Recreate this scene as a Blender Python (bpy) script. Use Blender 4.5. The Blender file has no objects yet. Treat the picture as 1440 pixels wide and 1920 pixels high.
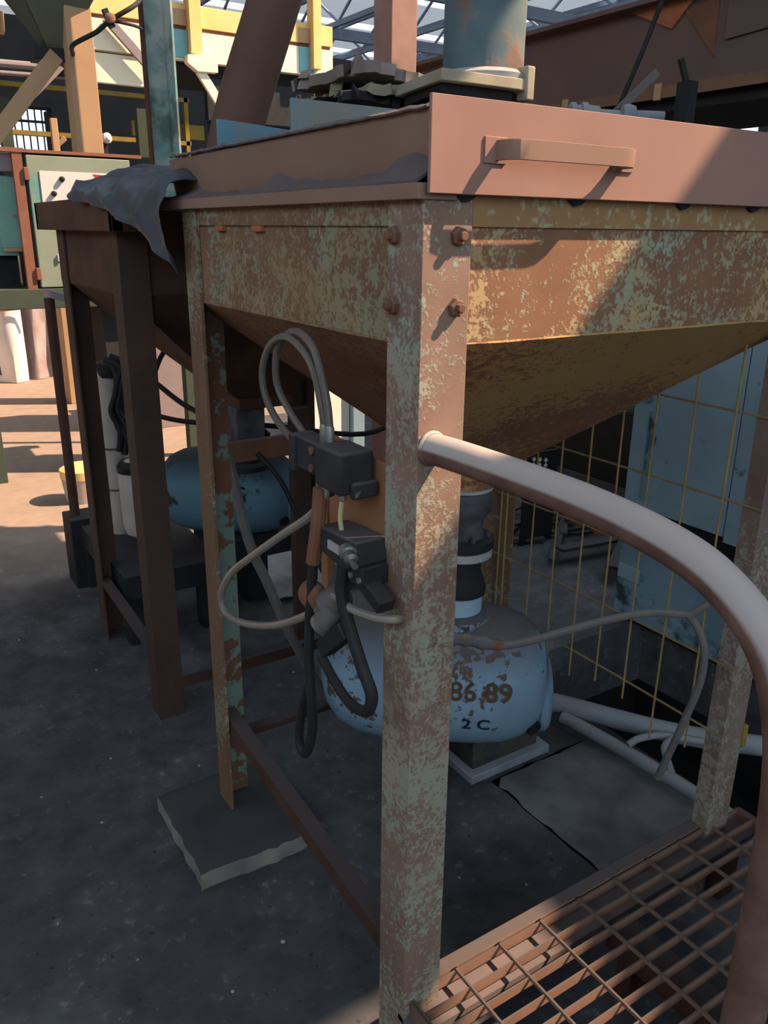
import bpy, math, random
from mathutils import Vector, Matrix, noise
random.seed(7)
S = bpy.context.scene
COL = S.collection
# ------------------------------------------------------------------ camera, world, sun, exposure
cam_d = bpy.data.cameras.new('camera')
cam = bpy.data.objects.new('camera', cam_d); COL.objects.link(cam)
cam_d.sensor_fit = 'VERTICAL'; cam_d.sensor_height = 36.0; cam_d.lens = 36.0 * 1522.0 / 1920.0
cam_d.clip_start = 0.02; cam_d.clip_end = 300
_r = Vector((0.84170859, -0.53982315, 0.0108447)); _u = Vector((0.16817742, 0.28120766, 0.94479554)); _f = Vector((0.51307212, 0.79341869, -0.32748096))
cam.matrix_world = Matrix(((_r.x, _u.x, -_f.x, -0.652434), (_r.y, _u.y, -_f.y, -0.922621), (_r.z, _u.z, -_f.z, 1.565), (0, 0, 0, 1)))
S.camera = cam
S.view_settings.view_transform = 'Standard'; S.view_settings.look = 'None'; S.view_settings.gamma = 1.0
S.view_settings.use_curve_mapping = False
S.view_settings.exposure = 0.9
S.cycles.use_denoising = True
S.cycles.max_bounces = 8; S.cycles.diffuse_bounces = 5
W = bpy.data.worlds.new('sky'); S.world = W; W.use_nodes = True
bg = W.node_tree.nodes['Background']; bg.inputs[0].default_value = (0.74, 0.86, 1.0, 1); bg.inputs[1].default_value = 1.35
sun_d = bpy.data.lights.new('sun', 'SUN'); sun_d.energy = 6.5; sun_d.angle = math.radians(0.6); sun_d.color = (1.0, 0.69, 0.46)
sun = bpy.data.objects.new('sun', sun_d); COL.objects.link(sun)
SUN = Vector((-1.0, 0.53, -1.15)).normalized()
sun.rotation_euler = (-SUN).to_track_quat('Z', 'Y').to_euler(); sun.location = (30, -15, 15)

# ------------------------------------------------------------------ materials
def lin(h):
    h = h.lstrip('#'); o = []
    for i in (0, 2, 4):
        c = int(h[i:i+2], 16) / 255.0
        o.append(c / 12.92 if c <= 0.04045 else ((c + 0.055) / 1.055) ** 2.4)
    return (o[0], o[1], o[2], 1.0)
class NT:
    def __init__(s, name):
        s.m = bpy.data.materials.new(name); s.m.use_nodes = True; s.t = s.m.node_tree; s.n = s.t.nodes
        s.b = s.n['Principled BSDF']; s.tc = s.n.new('ShaderNodeTexCoord'); s.co = s.tc.outputs['Object']
    def link(s, a, b): s.t.links.new(a, b)
    def noise(s, scale, detail=4, rough=0.55, vec=None, stretch=None):
        v = vec or s.co
        if stretch:
            mp = s.n.new('ShaderNodeMapping'); mp.inputs['Scale'].default_value = stretch; s.link(v, mp.inputs[0]); v = mp.outputs[0]
        n = s.n.new('ShaderNodeTexNoise'); n.inputs['Scale'].default_value = scale; n.inputs['Detail'].default_value = detail
        n.inputs['Roughness'].default_value = rough; s.link(v, n.inputs['Vector']); return n.outputs['Fac']
    def ramp(s, fac, a, b):
        r = s.n.new('ShaderNodeMapRange'); r.inputs['From Min'].default_value = a; r.inputs['From Max'].default_value = b
        r.clamp = True; s.link(fac, r.inputs['Value']); return r.outputs['Result']
    def math(s, op, a, b=None):
        r = s.n.new('ShaderNodeMath'); r.operation = op
        for i, x in enumerate((a, b)):
            if x is None: continue
            if isinstance(x, (int, float)): r.inputs[i].default_value = x
            else: s.link(x, r.inputs[i])
        return r.outputs[0]
    def mix(s, fac, a, b):
        r = s.n.new('ShaderNodeMix'); r.data_type = 'RGBA'
        if isinstance(fac, (int, float)): r.inputs[0].default_value = fac
        else: s.link(fac, r.inputs[0])
        for i, x in ((6, a), (7, b)):
            if isinstance(x, tuple): r.inputs[i].default_value = x
            else: s.link(x, r.inputs[i])
        return r.outputs[2]
    def done(s, col, rough=0.85, metal=0.0, bump=None, bs=0.25, bd=0.003):
        if isinstance(col, tuple): s.b.inputs['Base Color'].default_value = col
        else: s.link(col, s.b.inputs['Base Color'])
        s.b.inputs['Roughness'].default_value = rough; s.b.inputs['Metallic'].default_value = metal
        s.b.inputs['Specular IOR Level'].default_value = 0.3
        if bump is not None:
            n = s.n.new('ShaderNodeBump'); n.inputs['Strength'].default_value = bs; n.inputs['Distance'].default_value = bd
            s.link(bump, n.inputs['Height']); s.link(n.outputs[0], s.b.inputs['Normal'])
        return s.m
    def up(s, a=0.5, b=0.9):
        g = s.n.new('ShaderNodeNewGeometry'); x = s.n.new('ShaderNodeSeparateXYZ'); s.link(g.outputs['Normal'], x.inputs[0]); return s.ramp(x.outputs[2], a, b)

def rusty(name, c1, c2, paint=None, thr=0.55, pscale=22, pband=0.04, big=3.0, dust=None, dustmax=0.8, rough=0.85, nscale=7, stretch=None, paint2=None, speck=None, dlo=0.35, dhi=0.85):
    """rust (two tones by noise) under flaking paint; optional settled dust on level faces"""
    t = NT(name)
    n1 = t.noise(nscale, 6); col = t.mix(t.ramp(n1, 0.35, 0.68), lin(c1), lin(c2))
    bump = n1
    if paint:
        pn = t.noise(pscale, 8, 0.62, stretch=stretch); bg_ = t.noise(big, 3, 0.5)
        pf = t.noise(pscale*2.7, 3, 0.5)
        v = t.math('ADD', t.math('ADD', t.math('MULTIPLY', pn, 0.36), t.math('MULTIPLY', pf, 0.24)), t.math('MULTIPLY', bg_, 0.40))
        m = t.ramp(v, thr - pband / 4, thr + pband / 4)
        pc = lin(paint)
        if paint2: pc = t.mix(t.ramp(t.noise(4.3, 3), 0.42, 0.6), lin(paint), lin(paint2))
        col = t.mix(m, col, pc); bump = t.math('ADD', t.math('MULTIPLY', m, 0.8), t.math('MULTIPLY', n1, 0.4))
    if speck:
        sn = t.noise(90, 2, 0.5); col = t.mix(t.math('MULTIPLY', t.ramp(sn, 0.62, 0.68), 0.7), col, lin(speck))
    if dust:
        u = t.math('MULTIPLY', t.up(dlo, dhi), dustmax)
        col = t.mix(u, col, lin(dust))
    return t.done(col, rough, 0.0, bump, 0.35, 0.0025)

def plain(name, c1, c2=None, rough=0.7, metal=0.0, scale=9, dust=None, dustmax=0.75, bs=0.15):
    t = NT(name); n = t.noise(scale, 5)
    col = t.mix(t.ramp(n, 0.35, 0.65), lin(c1), lin(c2 or c1))
    if dust: col = t.mix(t.math('MULTIPLY', t.up(0.35, 0.9), dustmax), col, lin(dust))
    return t.done(col, rough, metal, n, bs, 0.002)

M = {}
M['post'] = rusty('peeling_green_paint_on_rust', '765e50', '8a7264', '8e9788', 0.503, 60, 0.11, 5, paint2='968b7a', dust='8a8078')
M['post_grey'] = rusty('grey_brown_post_paint', '6a5a50', '7c6e66', '868a7e', 0.53, 50, 0.11, 4, paint2='8a8278')
M['post_side'] = rusty('brown_rusted_post_flank', '664f3e', '735944', '7c7e6e', 0.56, 60, 0.08, 4)
M['post_back'] = rusty('rust_and_teal_paint', '5a4032', '6e4c38', '677c70', 0.49, 12, 0.03, 2.6)
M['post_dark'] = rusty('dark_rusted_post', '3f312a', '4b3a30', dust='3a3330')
M['belt'] = rusty('hopper_side_flaked_paint', '74533f', '84624a', 'a28c66', 0.50, 60, 0.10, 3.0, paint2='8a9580')
M['belt_left'] = rusty('hopper_flank_flaked_paint', '705441', '7d5f49', '8c7a5a', 0.52, 55, 0.10, 2.4, paint2='808a76')
M['band'] = rusty('ochre_top_band', '8a6a48', '997a52', 'a09a78', 0.55, 30, 0.08, 4)
M['cone'] = rusty('rust_cone_with_ochre_scale', '74503c', '845b44', 'a08050', 0.495, 70, 0.09, 1.9, stretch=(0.7, 0.7, 1.5))
M['cone_left'] = rusty('rust_cone_flank', '745040', '805a45', '8c7050', 0.53, 56, 0.12, 2.4)
M['rim'] = plain('smooth_brown_rust', '82685a', '8a7060', 0.9, 0, 5, dust='77706c', dustmax=0.7)
M['cover'] = plain('pink_brown_rust_sheet', '8c6c62', '967568', 0.9, 0, 4, dust='8b8078')
M['dust'] = plain('settled_grey_dust', '5e585a', '6a6060', 0.95, 0, 14)
M['rust'] = plain('plain_rust', '6b4a3a', '7a5642', 0.9, 0, 10, dust='6b6462')
M['rust_orange'] = plain('orange_rust', '965a3c', 'a5684a', 0.9, 0, 12, dust='7a706c', dustmax=0.6)
M['rust_dark'] = plain('dark_rust', '3e2c25', '50382d', 0.9, 0, 6, dust='464244')
M['rear'] = plain('dark_brown_rust', '3f2d25', '583f2f', 0.92, 0, 5, dust='34302f')  # darker brown than the front hopper
M['plate'] = plain('rust_bracket_sheet', '8c6246', '996e50', 0.9, 0, 6)
M['grate'] = plain('dusty_rust_grating', '705649', '7d604f', 0.9, 0, 14, dust='504a49', dustmax=0.95)
M['rail'] = rusty('dust_coated_pipe', '5c453d', '745a4e', dust='aaa29f', dustmax=0.97, nscale=24, dlo=0.0, dhi=0.2)
M['wire'] = plain('yellow_brown_wire', '9a8450', '85704a', 0.8, 0, 20, dust='6a6460')
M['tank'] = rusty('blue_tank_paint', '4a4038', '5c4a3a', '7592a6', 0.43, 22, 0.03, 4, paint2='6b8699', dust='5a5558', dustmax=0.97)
M['tank_rear'] = rusty('dark_blue_tank_paint', '30302f', '3c3834', '587a8a', 0.42, 10, 0.08, 4, dust='2e2f33', dustmax=0.9)  # darker blue than the front tank, near black on level faces
M['neck'] = rusty('blue_neck_paint', '5a4030', '5c4a3a', '93b2c4', 0.40, 22, 0.03, 5, dust='4a4748', dustmax=0.95)
M['letter_rust'] = rusty('rust_stencil', '5c4634', '463629', '7f9db0', 0.60, 45, 0.05, 30)
M['letter_dark'] = plain('dark_stencil', '12181d', '182026', 0.9)
M['black'] = plain('sooty_black', '1d1f21', '26282a', 0.75, 0, 12, dust='3e3e41', dustmax=0.6)
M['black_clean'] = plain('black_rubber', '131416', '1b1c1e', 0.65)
M['valve'] = plain('dusty_black_casting', '26282a', '323335', 0.8, 0, 18, dust='5a5658', dustmax=0.85)
M['grey_cast'] = plain('grey_casting', '55565a', '36383b', 0.85, 0, 14, dust='605e60')
M['steel'] = plain('worn_steel', '8d8f8c', '6e706e', 0.45, 0.6, 30)
M['pale'] = plain('pale_gasket', 'a5a7a8', '8d8f90', 0.8)
M['tube'] = plain('cloudy_plastic_tube', '8a857b', '78746c', 0.35, 0, 8, dust='6c6768', dustmax=0.5)
M['tube_d'] = plain('smoky_plastic_tube', '615b56', '524d4a', 0.4, 0, 8, dust='6c6768', dustmax=0.5)
M['tube_y'] = plain('yellowed_tube', 'b9b28c', 'a9a27c', 0.4)
M['hose'] = plain('dusty_grey_hose', '5a585a', '66625f', 0.85, 0, 20, dust='77726f')
M['concrete'] = plain('grey_concrete_block', '6a6964', '8c8a80', 0.95, 0, 11, dust='36383b', dustmax=0.95, bs=0.6)
M['conduit'] = plain('dusty_pale_conduit', '8b9298', '767c82', 0.8, 0, 12, dust='8e959a')
M['blue_sheet'] = rusty('blue_painted_sheet', '3c4a50', '48565c', '84a0ae', 0.38, 9, 0.12, 2.0, paint2='8ba8b6')
M['blue_sheet_low'] = rusty('stained_blue_sheet', '2f4048', '3a4c54', '7a97a4', 0.47, 7, 0.16, 2.4, paint2='6c8996')
M['teal'] = rusty('teal_grey_steel', '5b726e', '68807a', 'b2bbb4', 0.47, 3, 0.12, 1.4, paint2='7fa3a2')
M['teal_pipe'] = rusty('teal_duct', '4a5c62', '5c6e74', '86684f', 0.51, 7, 0.10, 2.2, paint2='5a4c46')
M['tan'] = plain('tan_paint', 'b0906e', 'a8896a', 0.8, 0, 3)
M['yellow'] = plain('yellow_frame_paint', 'e0bc74', 'e6c684', 0.75, 0, 3)
M['cream'] = plain('cream_panel', 'ebe0c2', 'eee4cc', 0.8, 0, 3)
M['aqua'] = plain('aqua_panel', '6aa4a8', '78b0b2', 0.7, 0, 3)
M['oldyellow'] = plain('dull_yellow_rail', '8a762c', '7c6a2a', 0.8)
M['green_cab'] = rusty('cabinet_green', '7e8a7c', '87917f', '5f8f8a', 0.56, 2.5, 0.1, 1.5)
M['teal_door'] = plain('teal_door', '6f9c90', '7aa698', 0.6, 0, 3)
M['olive'] = plain('olive_hopper_paint', '585c4c', '66624e', 0.8, 0, 2.5)
M['olive_dark'] = plain('dark_green_beam', '39463c', '424c40', 0.85, 0, 4)
M['white'] = plain('white_panel', 'd6cdc8', 'd0cac8', 0.6)
M['red'] = plain('red_mark', 'b03028', 'a82c26', 0.6)
M['hinge'] = plain('red_brown_hinge', '7c5040', '865a48', 0.8)
M['greybox'] = plain('grey_box', '8a7f80', '837a7c', 0.7)
M['canister'] = plain('soiled_white_canister', 'b9b0a8', 'a89c92', 0.75, 0, 10)
M['board'] = plain('cream_board', 'f0e8de', 'f4eee6', 0.7)
M['curtain_w'] = plain('white_plastic_wrap', 'd8d4d4', 'cfc8c4', 0.5, 0, 3)
M['curtain_m'] = plain('murky_plastic_wrap', '8a7a78', 'a59a9c', 0.5, 0, 4)
M['tarp'] = plain('dark_crumpled_tarp', '4c535c', '3c434b', 0.5, 0, 6, bs=0.3)
M['girder'] = plain('girder_rust', '6a544a', '5c4e50', 0.9, 0, 3, dust='4a4a50')
M['girder_low'] = plain('angle_rust', '6c5444', '7d6046', 0.9, 0, 8, dust='55585e')
M['pinkcol'] = plain('flaky_rust_column', '94746a', 'a5867c', 0.9, 0, 9)
M['roof'] = plain('grey_roof_sheet', 'd2d6da', 'c8ced4', 0.8, 0, 2)
M['truss'] = plain('blue_grey_truss', '7a889a', '8793a4', 0.8, 0, 3)
M['wall'] = plain('sooty_wall', '2a2b2d', '343434', 0.95, 0, 2)
M['partition'] = plain('weathered_partition', '6a6660', '757069', 0.95, 0, 2)
M['ground'] = plain('yard_ground', '8a8074', '7d7468', 0.95, 0, 1.5)
M['pipe_brown'] = plain('brown_pipe', '573f36', '634a3f', 0.75, 0, 3)
M['scrap'] = plain('scrap_pieces', '2e2d2d', '3c3a38', 0.9, 0, 5, dust='4a4b50')
M['whitish'] = plain('grubby_plastic_sheet', '9a9ca4', '7c7f88', 0.7, 0, 5)
M['upright'] = rusty('blue_grey_partition_plate', '6f7672', '78807a', '5d7f92', 0.52, 8, 0.12, 2.5)
M['torn'] = plain('torn_dusty_plate', '8a7f78', '7a706a', 0.95, 0, 9, dust='8c827c')
M['torn2'] = plain('torn_olive_plate', '7c7866', '8a846e', 0.95, 0, 9)
M['flange'] = plain('dusty_flange', '8f8a78', 'a09a88', 0.85, 0, 16, dust='85807c')
M['brownblock'] = plain('plinth_dark', '2b2b2a', '464541', 0.95, 0, 10, dust='3c3d40')
M['slab'] = plain('grey_slab', '5a5c5f', '787a7d', 0.95, 0, 7)
def sheet_roof():
    t = NT('weathered_fibreglass_roof'); tr = t.n.new('ShaderNodeBsdfTranslucent'); tr.inputs[0].default_value = lin('c8d2da')
    mx = t.n.new('ShaderNodeMixShader'); mx.inputs[0].default_value = 0.45; out = t.n['Material Output']
    m = t.done(t.mix(t.noise(2, 4), lin('d2d6da'), lin('c0c8d0')), 0.8)
    t.link(t.b.outputs[0], mx.inputs[1]); t.link(tr.outputs[0], mx.inputs[2]); t.link(mx.outputs[0], out.inputs['Surface']); return m
M['fibre'] = sheet_roof()

def floor_mat():
    t = NT('dusty_shaded_concrete_floor')
    n1 = t.noise(1.6, 6, 0.6); n2 = t.noise(9, 6, 0.6); n3 = t.noise(55, 3, 0.5); n4 = t.noise(0.9, 3, 0.5)
    dark = t.mix(t.ramp(n2, 0.3, 0.72), lin('37393d'), lin('4e4f53'))
    dark = t.mix(t.math('MULTIPLY', t.ramp(n1, 0.5, 0.66), 0.7), dark, lin('6a6d70'))
    n5 = t.noise(26, 5, 0.65); dark = t.mix(t.math('MULTIPLY', t.math('MULTIPLY', t.ramp(n5, 0.58, 0.70), t.ramp(n1, 0.42, 0.6)), 0.6), dark, lin('8c8e90'))
    dark = t.mix(t.math('MULTIPLY', t.ramp(n3, 0.69, 0.73), 0.35), dark, lin('8a8682'))
    dark = t.mix(t.math('MULTIPLY', t.ramp(n3, 0.33, 0.29), 0.6), dark, lin('141517'))
    clean = t.mix(t.ramp(n2, 0.3, 0.7), lin('85776c'), lin('968476'))
    # coal dust round the machines; right side darkened as hall shade; back-left aisle stays pale
    x = t.n.new('ShaderNodeSeparateXYZ'); t.link(t.co, x.inputs[0])
    wob = t.math('MULTIPLY', t.math('SUBTRACT', n4, 0.5), 1.2)
    pale_aisle = t.math('MULTIPLY', t.ramp(t.math('ADD', x.outputs[1], wob), 2.5, 3.5), t.ramp(t.math('ADD', x.outputs[0], wob), 2.4, 1.5))
    col = t.mix(pale_aisle, dark, clean)
    return t.done(col, 0.92, 0, t.math('ADD', n2, t.math('MULTIPLY', n3, 0.4)), 0.4, 0.006)
M['floor'] = floor_mat()

# ------------------------------------------------------------------ mesh builder
class MB:
    def __init__(s): s.v = []; s.f = []
    def add(s, vs, fs):
        o = len(s.v); s.v += [Vector(p) for p in vs]; s.f += [tuple(i + o for i in f) for f in fs]; return s
    def box(s, x0, x1, y0, y1, z0, z1):
        return s.add([(x0,y0,z0),(x1,y0,z0),(x1,y1,z0),(x0,y1,z0),(x0,y0,z1),(x1,y0,z1),(x1,y1,z1),(x0,y1,z1)],
                     [(0,3,2,1),(4,5,6,7),(0,1,5,4),(1,2,6,5),(2,3,7,6),(3,0,4,7)])
    def prism(s, pts, d):
        d = Vector(d); n = len(pts); pts = [Vector(p) for p in pts]
        nn = Vector((0,0,0))
        for i in range(n): nn += pts[i].cross(pts[(i+1) % n])
        if nn.dot(d) > 0: pts = pts[::-1]
        vs = pts + [p + d for p in pts]
        fs = [tuple(range(n)), tuple(range(2*n-1, n-1, -1))] + [((i+1) % n, i, i + n, (i+1) % n + n) for i in range(n)]
        return s.add(vs, fs)
    def beam(s, p, q, w, h, up=(0,0,1)):
        p = Vector(p); q = Vector(q); a = (q-p).normalized(); u = Vector(up)
        if abs(a.dot(u)) > 0.98: u = Vector((1,0,0))
        r = a.cross(u).normalized(); u = r.cross(a).normalized()
        pts = [p - r*w/2 - u*h/2, p + r*w/2 - u*h/2, p + r*w/2 + u*h/2, p - r*w/2 + u*h/2]
        return s.prism(pts, q - p)
    def angle(s, p, q, A, la, B, lb, t=0.008):
        p = Vector(p); q = Vector(q); A = Vector(A); B = Vector(B)
        return s.prism([p, p + A*la, p + A*la + B*t, p + A*t + B*t, p + A*t + B*lb, p + B*lb], q - p)
    def tube(s, pts, r, n=10, sub=5, caps=True):
        P = [Vector(p) for p in pts]
        if sub > 1 and len(P) > 2:
            Q = []
            for i in range(len(P)-1):
                a = P[i-1] if i else P[0]*2 - P[1]; b = P[i]; c = P[i+1]; d = P[i+2] if i + 2 < len(P) else P[-1]*2 - P[-2]
                for k in range(sub):
                    t = k / sub
                    Q.append(0.5*((2*b) + (c-a)*t + (2*a-5*b+4*c-d)*t*t + (3*b-a-3*c+d)*t*t*t))
            Q.append(P[-1]); P = Q
        m = len(P); R = r if isinstance(r, (list, tuple)) else [r]*m
        if len(R) != m: R = [R[min(len(R)-1, int(i*len(R)/m))] for i in range(m)]
        T = [(P[min(i+1, m-1)] - P[max(i-1, 0)]).normalized() for i in range(m)]
        u = T[0].orthogonal().normalized(); vs = []
        for i in range(m):
            u = (u - T[i]*u.dot(T[i])).normalized(); w = T[i].cross(u)
            for k in range(n):
                a = 2*math.pi*k/n; vs.append(P[i] + (u*math.cos(a) + w*math.sin(a))*R[i])
        fs = [(i*n+k, i*n+(k+1) % n, (i+1)*n+(k+1) % n, (i+1)*n+k) for i in range(m-1) for k in range(n)]
        if caps: fs += [tuple(range(n-1, -1, -1)), tuple(range((m-1)*n, m*n))]
        return s.add(vs, fs)
    def lathe(s, prof, o, ax=(0,0,1), n=24):
        o = Vector(o); a = Vector(ax).normalized(); u = a.orthogonal().normalized(); w = a.cross(u); vs = []
        for r, h in prof:
            for k in range(n):
                t = 2*math.pi*k/n; vs.append(o + a*h + (u*math.cos(t) + w*math.sin(t))*max(r, 1e-4))
        m = len(prof)
        fs = [(i*n+k, i*n+(k+1) % n, (i+1)*n+(k+1) % n, (i+1)*n+k) for i in range(m-1) for k in range(n)]
        fs += [tuple(range(n-1, -1, -1)), tuple(range((m-1)*n, m*n))]
        return s.add(vs, fs)
    def grid(s, nu, nv, fn):
        vs = [fn(i/(nu-1), j/(nv-1)) for i in range(nu) for j in range(nv)]
        return s.add(vs, [(i*nv+j, (i+1)*nv+j, (i+1)*nv+j+1, i*nv+j+1) for i in range(nu-1) for j in range(nv-1)])
    def sheet(s, nu, nv, fn, t=0.002):
        """a curved sheet with real thickness"""
        A = [[Vector(fn(i/(nu-1), j/(nv-1))) for j in range(nv)] for i in range(nu)]
        def nrm(i, j):
            a = A[min(i+1, nu-1)][j] - A[max(i-1, 0)][j]; b = A[i][min(j+1, nv-1)] - A[i][max(j-1, 0)]
            c = a.cross(b); return c.normalized() if c.length > 1e-9 else Vector((0,0,1))
        N = nu*nv; vs = [A[i][j] for i in range(nu) for j in range(nv)] + [A[i][j] - nrm(i, j)*t for i in range(nu) for j in range(nv)]
        fs = []
        for i in range(nu-1):
            for j in range(nv-1):
                a, b, c, d = i*nv+j, (i+1)*nv+j, (i+1)*nv+j+1, i*nv+j+1
                fs += [(a, b, c, d), (d+N, c+N, b+N, a+N)]
        for i in range(nu-1):
            for j in (0, nv-1):
                a, b = i*nv+j, (i+1)*nv+j; fs.append((a, a+N, b+N, b) if j == 0 else (b, b+N, a+N, a))
        for j in range(nv-1):
            for i in (0, nu-1):
                a, b = i*nv+j, i*nv+j+1; fs.append((b, b+N, a+N, a) if i == 0 else (a, a+N, b+N, b))
        return s.add(vs, fs)
    def build(s, name, mat, parent=None, bevel=0.0, smooth=True, origin=None):
        if parent is not None: o3 = wpos(parent)
        elif origin is not None: o3 = Vector(origin)
        else:
            xs = [p.x for p in s.v]; ys = [p.y for p in s.v]; o3 = Vector(((min(xs)+max(xs))/2, (min(ys)+max(ys))/2, min(p.z for p in s.v)))
        me = bpy.data.meshes.new(name); me.from_pydata([p - o3 for p in s.v], [], s.f)
        me.validate(); me.update()
        me.materials.append(mat if not isinstance(mat, str) else M[mat])
        if smooth:
            for p in me.polygons: p.use_smooth = True
            me.set_sharp_from_angle(angle=math.radians(35))
        o = bpy.data.objects.new(name, me); COL.objects.link(o)
        if parent is not None: o.parent = parent
        else: o.location = o3
        if bevel:
            b = o.modifiers.new('edge', 'BEVEL'); b.width = bevel; b.segments = 2; b.limit_method = 'ANGLE'
        return o
def wpos(o):
    p = Vector((0,0,0))
    while o is not None: p += o.location; o = o.parent
    return p
def thing(name, label, cat, loc, group=None):
    o = bpy.data.objects.new(name, None); COL.objects.link(o); o.location = loc; o.empty_display_size = 0.1
    o['label'] = label; o['category'] = cat
    if group: o['group'] = group
    return o
def tag(o, label, cat, group=None):
    o['label'] = label; o['category'] = cat
    if group: o['group'] = group
    return o
def struct(o): o['kind'] = 'structure'; return o
def copy_thing(t, d, label):
    r = t.copy(); COL.objects.link(r); r.location = t.location + Vector(d); r['label'] = label
    for ch in t.children:
        c = ch.copy(); COL.objects.link(c); c.parent = r
        for g in ch.children:
            e = g.copy(); COL.objects.link(e); e.parent = c
    return r
def bolt(p, ax, parent, r=0.0128, h=0.010, mat='rust'):
    b = MB(); b.lathe([(r, 0), (r, h*0.8), (r*0.8, h)], p, ax, 6)
    o = b.build('bolt', mat, parent)
    c = MB(); c.lathe([(r*0.5, h*0.9), (r*0.5, h*1.7), (r*0.4, h*1.8)], p, ax, 8); c.build('stud', mat, o)
    return o
def fbm(x, y, z=0.0): return noise.fractal(Vector((x, y, z)), 0.6, 2.0, 4)

# ------------------------------------------------------------------ the building
fl = MB()
fl.box(-10, 1.25, -10, 45, -0.3, 0); fl.box(1.25, 2.02, -10, -1.5, -0.3, 0); fl.box(1.25, 2.02, 1.12, 45, -0.3, 0); fl.box(2.02, 34, -10, 45, -0.3, 0)
struct(fl.build('floor', 'floor', origin=(0, 0, 0)))
pit = MB(); pit.box(1.20, 2.07, -1.55, 1.17, -0.62, -0.55); pit.box(1.2, 1.25, -1.55, 1.17, -0.6, -0.3); pit.box(2.02, 2.07, -1.55, 1.17, -0.6, -0.3); pit.box(1.2, 2.07, 1.12, 1.17, -0.6, -0.3); pit.box(1.2, 2.07, -1.55, -1.5, -0.6, -0.3)  # pit added, with black faces, to keep this stretch of floor dark
struct(pit.build('floor_added_pit', 'black_clean'))
gr = MB(); gr.box(34.02, 80, -40, 45, -0.35, -0.05); gr.box(14.2, 80, -40, -10.02, -0.35, -0.05)
struct(gr.build('ground', 'ground'))
def wall(name, boxes, mat='wall'):
    b = MB()
    for q in boxes: b.box(*q)
    return struct(b.build(name, mat, smooth=False))
# unseen sun blockers: added partition, and a deck with gaps that place sun patches
wall('wall_shade_partition', [(6.5, 6.62, -9, 0.75, 0, 3.88)], 'partition')
wall('ceiling_sun_blocker', [(2.2, 6.6, -9, -2.6, 3.9, 4.0), (2.2, 3.30, -2.6, -1.62, 3.9, 4.0), (3.70, 6.6, -2.6, -1.62, 3.9, 4.0), (2.2, 6.6, -1.62, -1.38, 3.9, 4.0), (2.55, 6.6, -1.38, -0.2, 3.9, 4.0), (1.70, 2.17, -0.84, -0.2, 3.9, 4.0), (1.70, 6.6, -0.2, 0.96, 3.9, 4.0), (1.70, 2.9, 0.96, 1.22, 3.9, 4.0), (4.9, 7.4, 0.96, 2.0, 3.9, 4.0)], 'partition')
for q in ((3.0, -8.0), (6.4, -8.0), (6.4, -3.0), (6.4, 0.9), (3.0, -3.6)):
    b = MB(); b.box(q[0]-0.08, q[0]+0.08, q[1]-0.08, q[1]+0.08, 0, 3.9); o = struct(b.build('trim_blocker_post', 'partition'))
wall('wall_right', [(14, 14.2, -10, 9, 0, 5.0), (14, 14.2, 8.8, 9, 5, 12), (14, 14.2, -10, -9.8, 5, 12)], 'partition')
wall('wall_bay', [(14, 34, 9, 9.2, 0, 9.5), (-10, 14, 9, 9.2, 9.5, 12)])
wall('wall_east', [(34, 34.2, 9, 45, 0, 3.5)])
wall('wall_left', [(-6.2, -6.0, -10, 45, 0, 3.4), (-6.2, -6.0, -10, 45, 6.5, 12), (-6.2, -6.0, 5, 45, 3.4, 6.5)], 'partition')
wall('wall_rear', [(-6, 14, -10.2, -10, 0, 2.0), (-6, 14, -10.2, -10, 9.0, 12)], 'partition')
# far wall with two window bands on the left and tall glazing on the right (real openings)
fw = []
fw += [(-10, 34, 45, 45.2, 0, 5.0)]
fw += [(-10, 6.0, 45, 45.2, 5.0, 9.5), (10.5, 13.5, 45, 45.2, 5.0, 9.5), (17.5, 21, 45, 45.2, 5.0, 9.5), (6, 10.5, 45, 45.2, 7.0, 9.5), (13.5, 17.5, 45, 45.2, 6.6, 9.5), (21, 34, 45, 45.2, 5, 6.2)]
wall('wall_far', fw)
def glass_mat():
    t = NT('dusty_window_glass'); tr = t.n.new('ShaderNodeBsdfTransparent'); tr.inputs[0].default_value = (0.9, 0.93, 0.95, 1)
    mx = t.n.new('ShaderNodeMixShader'); mx.inputs[0].default_value = 0.88; m = t.done(lin('b8c0c4'), 0.2)
    t.link(t.b.outputs[0], mx.inputs[1]); t.link(tr.outputs[0], mx.inputs[2]); t.link(mx.outputs[0], t.n['Material Output'].inputs['Surface']); return m
M['glass'] = glass_mat()
def window(name, x0, x1, z0, z1, xs, zs, w):
    b = MB(); b.box(x0, x1, 45.02, 45.12, z0, z0+w); b.box(x0, x1, 45.02, 45.12, z1-w, z1); b.box(x0, x0+w, 45.02, 45.12, z0+w, z1-w); b.box(x1-w, x1, 45.02, 45.12, z0+w, z1-w)
    o = struct(b.build(name, 'wall', smooth=False))
    for x in xs:
        c = MB(); c.box(x-w/2, x+w/2, 45.03, 45.10, z0+w, z1-w); c.build('glazing_bar', 'wall', o)
    for z in zs:
        c = MB(); c.box(x0+w, x1-w, 45.0, 45.03, z-w, z+w); c.build('transom', 'wall', o)
    ed = [x0] + list(xs) + [x1]
    for a, d in zip(ed[:-1], ed[1:]):
        c = MB(); c.box(a, d, 45.104, 45.112, z0, z1); c.build('pane', 'glass', o, smooth=False)
window('window_1', 6.0, 10.5, 5.0, 7.0, [6.0 + 0.32*k for k in range(1, 14)], (5.8, 6.4), 0.06)
window('window_2', 13.5, 17.5, 5.0, 6.6, [14.6, 15.7, 16.8], (5.8,), 0.12)
window('window_3', 21.0, 34.0, 6.2, 9.5, [23.4, 25.8, 28.2, 30.6], (7.8,), 0.16)
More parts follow.
